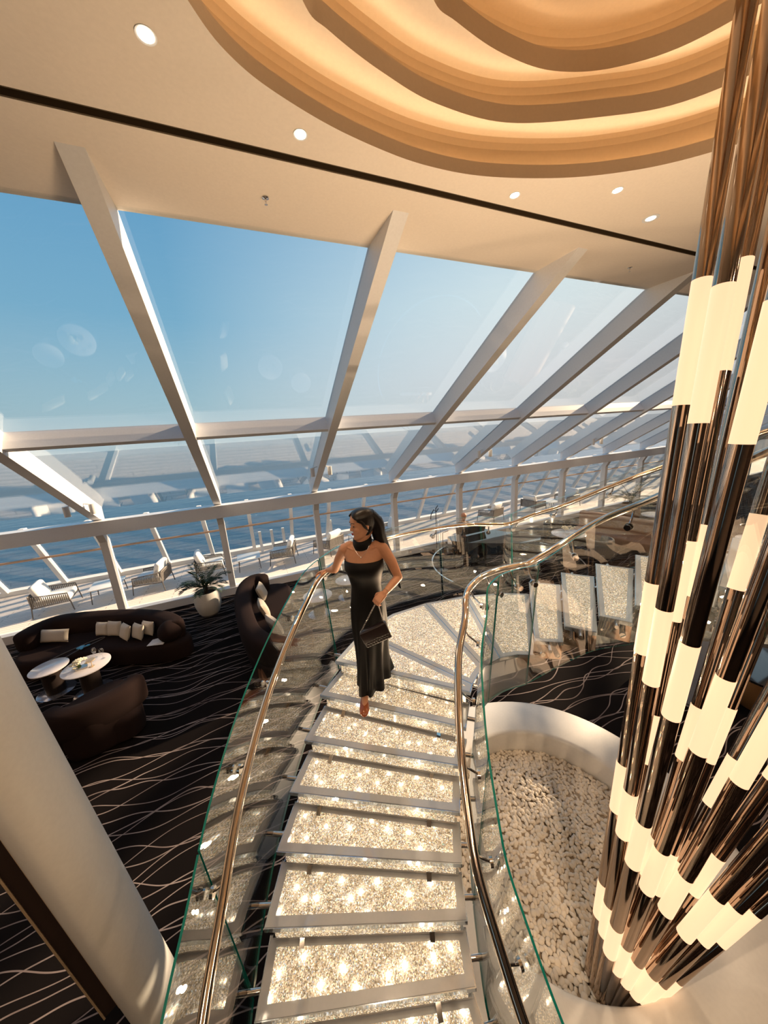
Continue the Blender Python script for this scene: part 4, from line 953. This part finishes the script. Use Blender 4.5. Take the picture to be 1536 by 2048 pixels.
# dress
DZ = [(3.195, .152, .108, .012, 0), (3.17, .155, .118, .016, 0), (3.12, .156, .127, .022, 0), (3.05, .136, .102, .006, 0), (2.96, .120, .088, 0, 0), (2.88, .132, .098, -.004, 0), (2.79, .144, .112, -.006, .002), (2.68, .146, .116, -.004, .004), (2.55, .140, .116, -.004, .008), (2.42, .132, .118, -.004, .011), (2.30, .128, .122, -.006, .014), (2.20, .128, .130, -.010, .018), (2.12, .130, .138, -.012, .021), (2.075, .131, .142, -.012, .023)]
rings = []; n = 72
for z, wd, dp, f0, fold in DZ:
    r = []
    for k in range(n):
        a = 2*PI*k/n; fo = fold*(math.sin(a*9+z*3)+.6*math.sin(a*5+1.3-z*5)); ca, sa = math.cos(a), math.sin(a)
        sweep = max(0, 2.45-z)
        hem = 0
        if z < 2.35: hem = (2.35-z)/.28
        zz = z-hem*.085*max(0, sa*.8-ca*.5)+hem*.06*max(0, -sa)      # longer in front, lifted behind
        r.append(W(f0+(dp+fo)*sa-.10*sweep*(ca > 0)*ca, (wd+fo)*ca+.10*sweep*max(0, ca)**2*max(0, -sa+.6)-.03*sweep, max(zz, 1.955)))
    rings.append(r)
inner_ = [[v+(W(0, 0, 0)+UP*v.z-v)*.02 for v in r] for r in rings]
mb = MB(); mb.loft(rings+inner_[::-1], True, False); b = len(rings)*2-1
mb.f += [(j, (j+1) % n, b*n+(j+1) % n, b*n+j) for j in range(n)]; mb.m += [0]*n
kid('dress', mb, 'dress', 80)
# scarf: wrapped round the neck with one long tail down the back
mb = MB(); rg = []
for z_, r_ in ((3.300, .060), (3.297, .068), (3.303, .0735), (3.318, .0715), (3.330, .0745), (3.345, .0715), (3.362, .0690), (3.366, .062), (3.362, .056)):
    rg.append([W(.002+(r_-.004)*math.sin(a)+.016*max(0, math.sin(a)), (r_+.002)*math.cos(a), z_-.018*math.sin(a)+.006*math.cos(a)) for a in [2*PI*k/36 for k in range(36)]])
mb.loft(rg, True, True)
rings = []
tail = catmull([W(-.02, .07, 3.335), W(-.05, .12, 3.31), W(-.08, .185, 3.25), W(-.085, .225, 3.14), W(-.08, .245, 3.0), W(-.075, .262, 2.90)], 5)
for i, p in enumerate(tail):
    t_ = i/(len(tail)-1); hw = .030-.012*math.sin(t_*3); rings.append([p+Lb*(hw*math.cos(a))*.5+Fb*(hw*math.cos(a))*.8+(Lb*.8-Fb*.5)*(.006*math.sin(a)) for a in [2*PI*k/12 for k in range(12)]])
mb.loft(rings, True, True); kid('scarf', mb, 'dress')
# hair: cap over the skull, then a long fall behind the shoulder
rings, *_ = head_rings(hc, Fh, Uh, grow=.011, n=64)
ts = [0.0, .04, .10, .18, .27, .36, .45, .55, .66, .77, .87, .94, .985, 1.0]
mb = MB(); rr = []; NR = 44
for i in range(NR+1):
    t_ = .16+.84*i/NR; q0 = max(k for k in range(len(ts)) if ts[k] <= t_+1e-6); q1 = min(q0+1, 13); u_ = 0 if q1 == q0 else (t_-ts[q0])/(ts[q1]-ts[q0])
    # how far from the face direction (degrees) the hair starts at this height
    lim = 104 if t_ < .42 else 104-(t_-.42)*205
    lim = max(lim, 46-(t_-.74)*260) if t_ > .70 else lim
    q = []
    for k in range(64):
        a = math.degrees(min(2*PI*k/64, 2*PI-2*PI*k/64)); p = rings[q0][k].lerp(rings[q1][k], u_); inn = hc+Uh*((p-hc).dot(Uh))
        w_ = min(1, max(0, (lim-a)/14+.5)); w_ = w_*w_*(3-2*w_)
        p = p+(p-inn)*(.030*math.sin(a*.35+t_*9)**2)
        q.append(p.lerp(inn, .26*w_) if t_ < .985 else p)
    rr.append(q)
mb.loft(rr, True, True)
fall = catmull([HP(-.070, -.0, .060), HP(-.100, .0, .0), HP(-.112, .004, -.06), Vector((.895, 2.318, 3.37)), Vector((.930, 2.325, 3.26)), Vector((.975, 2.330, 3.14)), Vector((1.005, 2.335, 3.03)), Vector((1.030, 2.335, 2.97))], 5)
rg = []
for i, p in enumerate(fall):
    t_ = i/(len(fall)-1); wx = .050*(1-t_)**.5+.014 if t_ > .15 else .045+.05*t_; wy = (.066+.02*math.sin(t_*3))*(1-t_*.68)
    tt = (fall[min(i+1, len(fall)-1)]-fall[max(i-1, 0)]).normalized(); bx = tt.cross(Vector((0, 1, 0))).normalized()
    rg.append([p+bx*(wx*math.cos(a))+Vector((0, 1, 0))*(wy*math.sin(a))*(1+.05*math.sin(a*11)) for a in [2*PI*k/32 for k in range(32)]])
mb.loft(rg, True, True)
for s in (-1, 1):
    capsule(mb, [HP(.050, s*.058, .070), HP(.022, s*.078, .035), HP(.010, s*.082, -.005), HP(-.005, s*.082, -.035)], [.010, .013, .012, .005], 8)
    capsule(mb, [HP(.058, s*.006, .098), HP(.056, s*.040, .075), HP(.030, s*.066, .055)], [.006, .010, .010], 8)
kid('hair', mb, 'hair', 80)
R = Matrix((Fh, Lh, Uh)).transposed()
kid('lips', MB().ell(HP(.0965, 0, -.050), (.0055, .016, .0045), R, 12, 8).ell(HP(.0950, 0, -.058), (.0055, .014, .0048), R, 12, 8), 'lips', 80)
for s in (-1, 1):
    kid('eye', MB().ell(HP(.0800, s*.032, .010), (.006, .013, .0042), R @ Matrix.Rotation(-s*.35, 3, 'Z'), 10, 6), 'eye', 80)
    kid('eyebrow', MB().tube([HP(.088, s*.014, .034), HP(.086, s*.030, .039), HP(.073, s*.046, .034)], .0026, 6), 'hair', 80)
    tag(kid('earring', MB().ell(HP(.000, s*.082, -.046), (.006, .006, .006), None, 8, 6), 'silver', 80), 'small pearl earring')
kid('necklace', MB().tube([W(.060+.0*abs(q), q*.062, 3.315-.075*(1-abs(q)**1.6))+Fb*(.035*(1-q*q)) for q in [-1+2*k/14 for k in range(15)]], .0018, 5).ell(W(.102, 0, 3.236), (.006, .006, .006), None, 8, 6), 'silver')
kid('bracelet', MB().tube([wrL+(elL-wrL).normalized()*.02+((wrL-elL).normalized().cross(UP).normalized()*math.cos(a)+(wrL-elL).normalized().cross((wrL-elL).normalized().cross(UP).normalized())*math.sin(a))*.023 for a in [2*PI*k/16 for k in range(17)]], .0022, 5), 'silver')
for nm, an_, toe in (('shoe', Vector((.668, 2.352, 2.005)), Vector((.615, 2.215, 1.935))), ('shoe', Vector((.875, 2.62, 2.165)), Vector((.82, 2.50, 2.09)))):
    z0 = 1.914 if toe.z < 2 else 2.073; mb = MB(); dr = (toe-an_); dr.z = 0; dr.normalize(); sd = Vector((-dr.y, dr.x, 0)); rg = []
    heel = Vector((an_.x, an_.y, 0))-dr*.03
    for q, hw, h0, h1 in ((0, .008, .050, .085), (.02, .026, .048, .080), (.08, .030, .030, .052), (.13, .038, .006, .050), (.18, .042, .001, .046), (.215, .034, .001, .036), (.235, .016, .001, .022)):
        c_ = heel+dr*q; rg.append([c_+sd*hw*math.cos(a)+UP*(z0+(h0+h1)/2+(h1-h0)/2*math.sin(a)) for a in [2*PI*k/14 for k in range(14)]])
    mb.loft(rg, True, True); mb.tube([heel+dr*.01+UP*(z0+.055), heel+dr*.006+UP*(z0+.001)], [.010, .006], 8); kid('shoe', mb, 'shoe', 80)
# ---- quilted handbag on a chain
bc = Vector((.733, 2.112, 2.662)); ax = Vector((.183, -.062, .071)).normalized(); nrm_ = Vector((-.31, -.95, .0)); nrm_ = (nrm_-ax*nrm_.dot(ax)).normalized(); bu = nrm_.cross(ax)*-1; bu = bu if bu.z > 0 else -bu
Rb = Matrix((ax, nrm_, bu)).transposed(); bag = thing('handbag', (bc.x, bc.y, bc.z), 'small quilted black leather handbag on a silver chain held by the woman', 'handbag')
build('bag_body', MB().rbox(bc, (.215, .055, .140), R=Rb, r=.016), 'leather', bag, 60)
mb = MB()
for i in range(9):
    for j in range(3):
        mb.ell(bc+ax*(-.088+.022*i+(.011 if j % 2 else 0)*(1 if i < 8 else -1))+bu*(-.052+.019*j)+nrm_*.026, (.012, .0045, .011), Rb @ Matrix.Rotation(PI/4, 3, 'Y'), 8, 6)
build('quilting', mb, 'leather', bag, 60)
build('flap', MB().rbox(bc+bu*.024+nrm_*.028, (.212, .010, .090), R=Rb, r=.005), 'leather', bag, 60)
mb = MB()
for s in (-1, 1): mb.tube([bc-bu*.020+nrm_*.037+ax*(.004*s)+(ax*math.cos(a)*s+bu*math.sin(a))*.010 for a in [-2.2+4.4*k/12 for k in range(13)]], .0020, 6)
build('clasp', mb, 'silver', bag, 60)
hold = wrL+Vector((-.075, -.012, -.058))
for s in (-1, 1):
    a_, b_ = bc+ax*(s*.092)+bu*.070, hold+Vector((.014*s, 0, -.01)); mb = MB(); nk = 22
    for k in range(nk):
        c_ = a_.lerp(b_, (k+.5)/nk); dl = (b_-a_).normalized(); q = dl.cross(Vector((0, 1, 0)) if k % 2 else Vector((1, .3, 0))).normalized()
        mb.tube([c_+dl*.0085*math.cos(t_)+q*.0045*math.sin(t_) for t_ in [2*PI*m/8 for m in range(9)]], .0016, 4)
    build('chain', mb, 'silver', bag, 60)

# ---- the pianist
pb = MB(); C = Vector((6.15, 8.52, pz)); Fp = Vector((.10, -.99, 0)).normalized(); Lp = Vector((-Fp.y, Fp.x, 0))
def Q(f, l, z): return C+Fp*f+Lp*l+UP*z
rgp, *_ = head_rings(Q(.10, 0, 1.28), Vector((Fp.x, Fp.y, -.35)), Vector((Fp.x*.35, Fp.y*.35, 1)), .235, n=24); pb.loft(rgp, True, True)
capsule(pb, [Q(.06, 0, 1.04), Q(.09, 0, 1.2)], [.06, .055], 12)
for s in (-1, 1):
    capsule(pb, [Q(.04, s*.19, 1.02), Q(.10, s*.25, .78), Q(.36, s*.18, .76), Q(.44, s*.14, .78)], [.055, .045, .035, .03], 10); hand_fingers(pb, Q(.46, s*.14, .78), Fp, Vector((0, 0, -1)), Lp*(-s), (.2, .3, .2), .3, 1.05)
    capsule(pb, [Q(0, s*.10, .52), Q(.42, s*.13, .50), Q(.46, s*.13, .08), Q(.60, s*.13, .05)], [.10, .075, .05, .04], 10)
pb.loft([[Q(.02+d_*math.sin(a), w_*math.cos(a), z) for a in [2*PI*k/20 for k in range(20)]] for z, w_, d_ in ((1.08, .10, .07), (1.02, .20, .11), (.85, .19, .12), (.65, .17, .12), (.50, .19, .14))], True, True)
pian = remesh('person', pb, 'skin', .010, 4); tag(pian, 'bald man in a checked shirt sitting at the grand piano', 'person')
mb = MB(); mb.loft([[Q(.02+d_*math.sin(a), w_*math.cos(a), z) for a in [2*PI*k/24 for k in range(24)]] for z, w_, d_ in ((1.10, .09, .075), (1.05, .20, .12), (.98, .225, .135), (.85, .21, .14), (.65, .19, .14), (.48, .21, .16))], True, True)
for s in (-1, 1): capsule(mb, [Q(.04, s*.19, 1.02), Q(.10, s*.25, .78), Q(.30, s*.20, .765)], [.065, .058, .045], 10)
build('checked_shirt', mb, 'plaid', pian, 80)
mb = MB()
for s in (-1, 1): capsule(mb, [Q(0, s*.10, .52), Q(.42, s*.13, .50), Q(.46, s*.13, .12)], [.11, .085, .065], 10)
build('trousers', mb, 'tbase', pian, 80)
t = thing('piano_bench', (C.x, C.y, pz), 'black piano bench under the pianist', 'bench', None, math.atan2(Fp.y, Fp.x))
local('seat', MB().rbox((0, 0, .38), (.36, .60, .08), r=.03), 'tbase', t, 60)
for a in (-1, 1):
    for b in (-1, 1): local('leg', MB().tube([(a*.14, b*.25, 0), (a*.14, b*.25, .35)], .02, 8), 'black', t, 60)
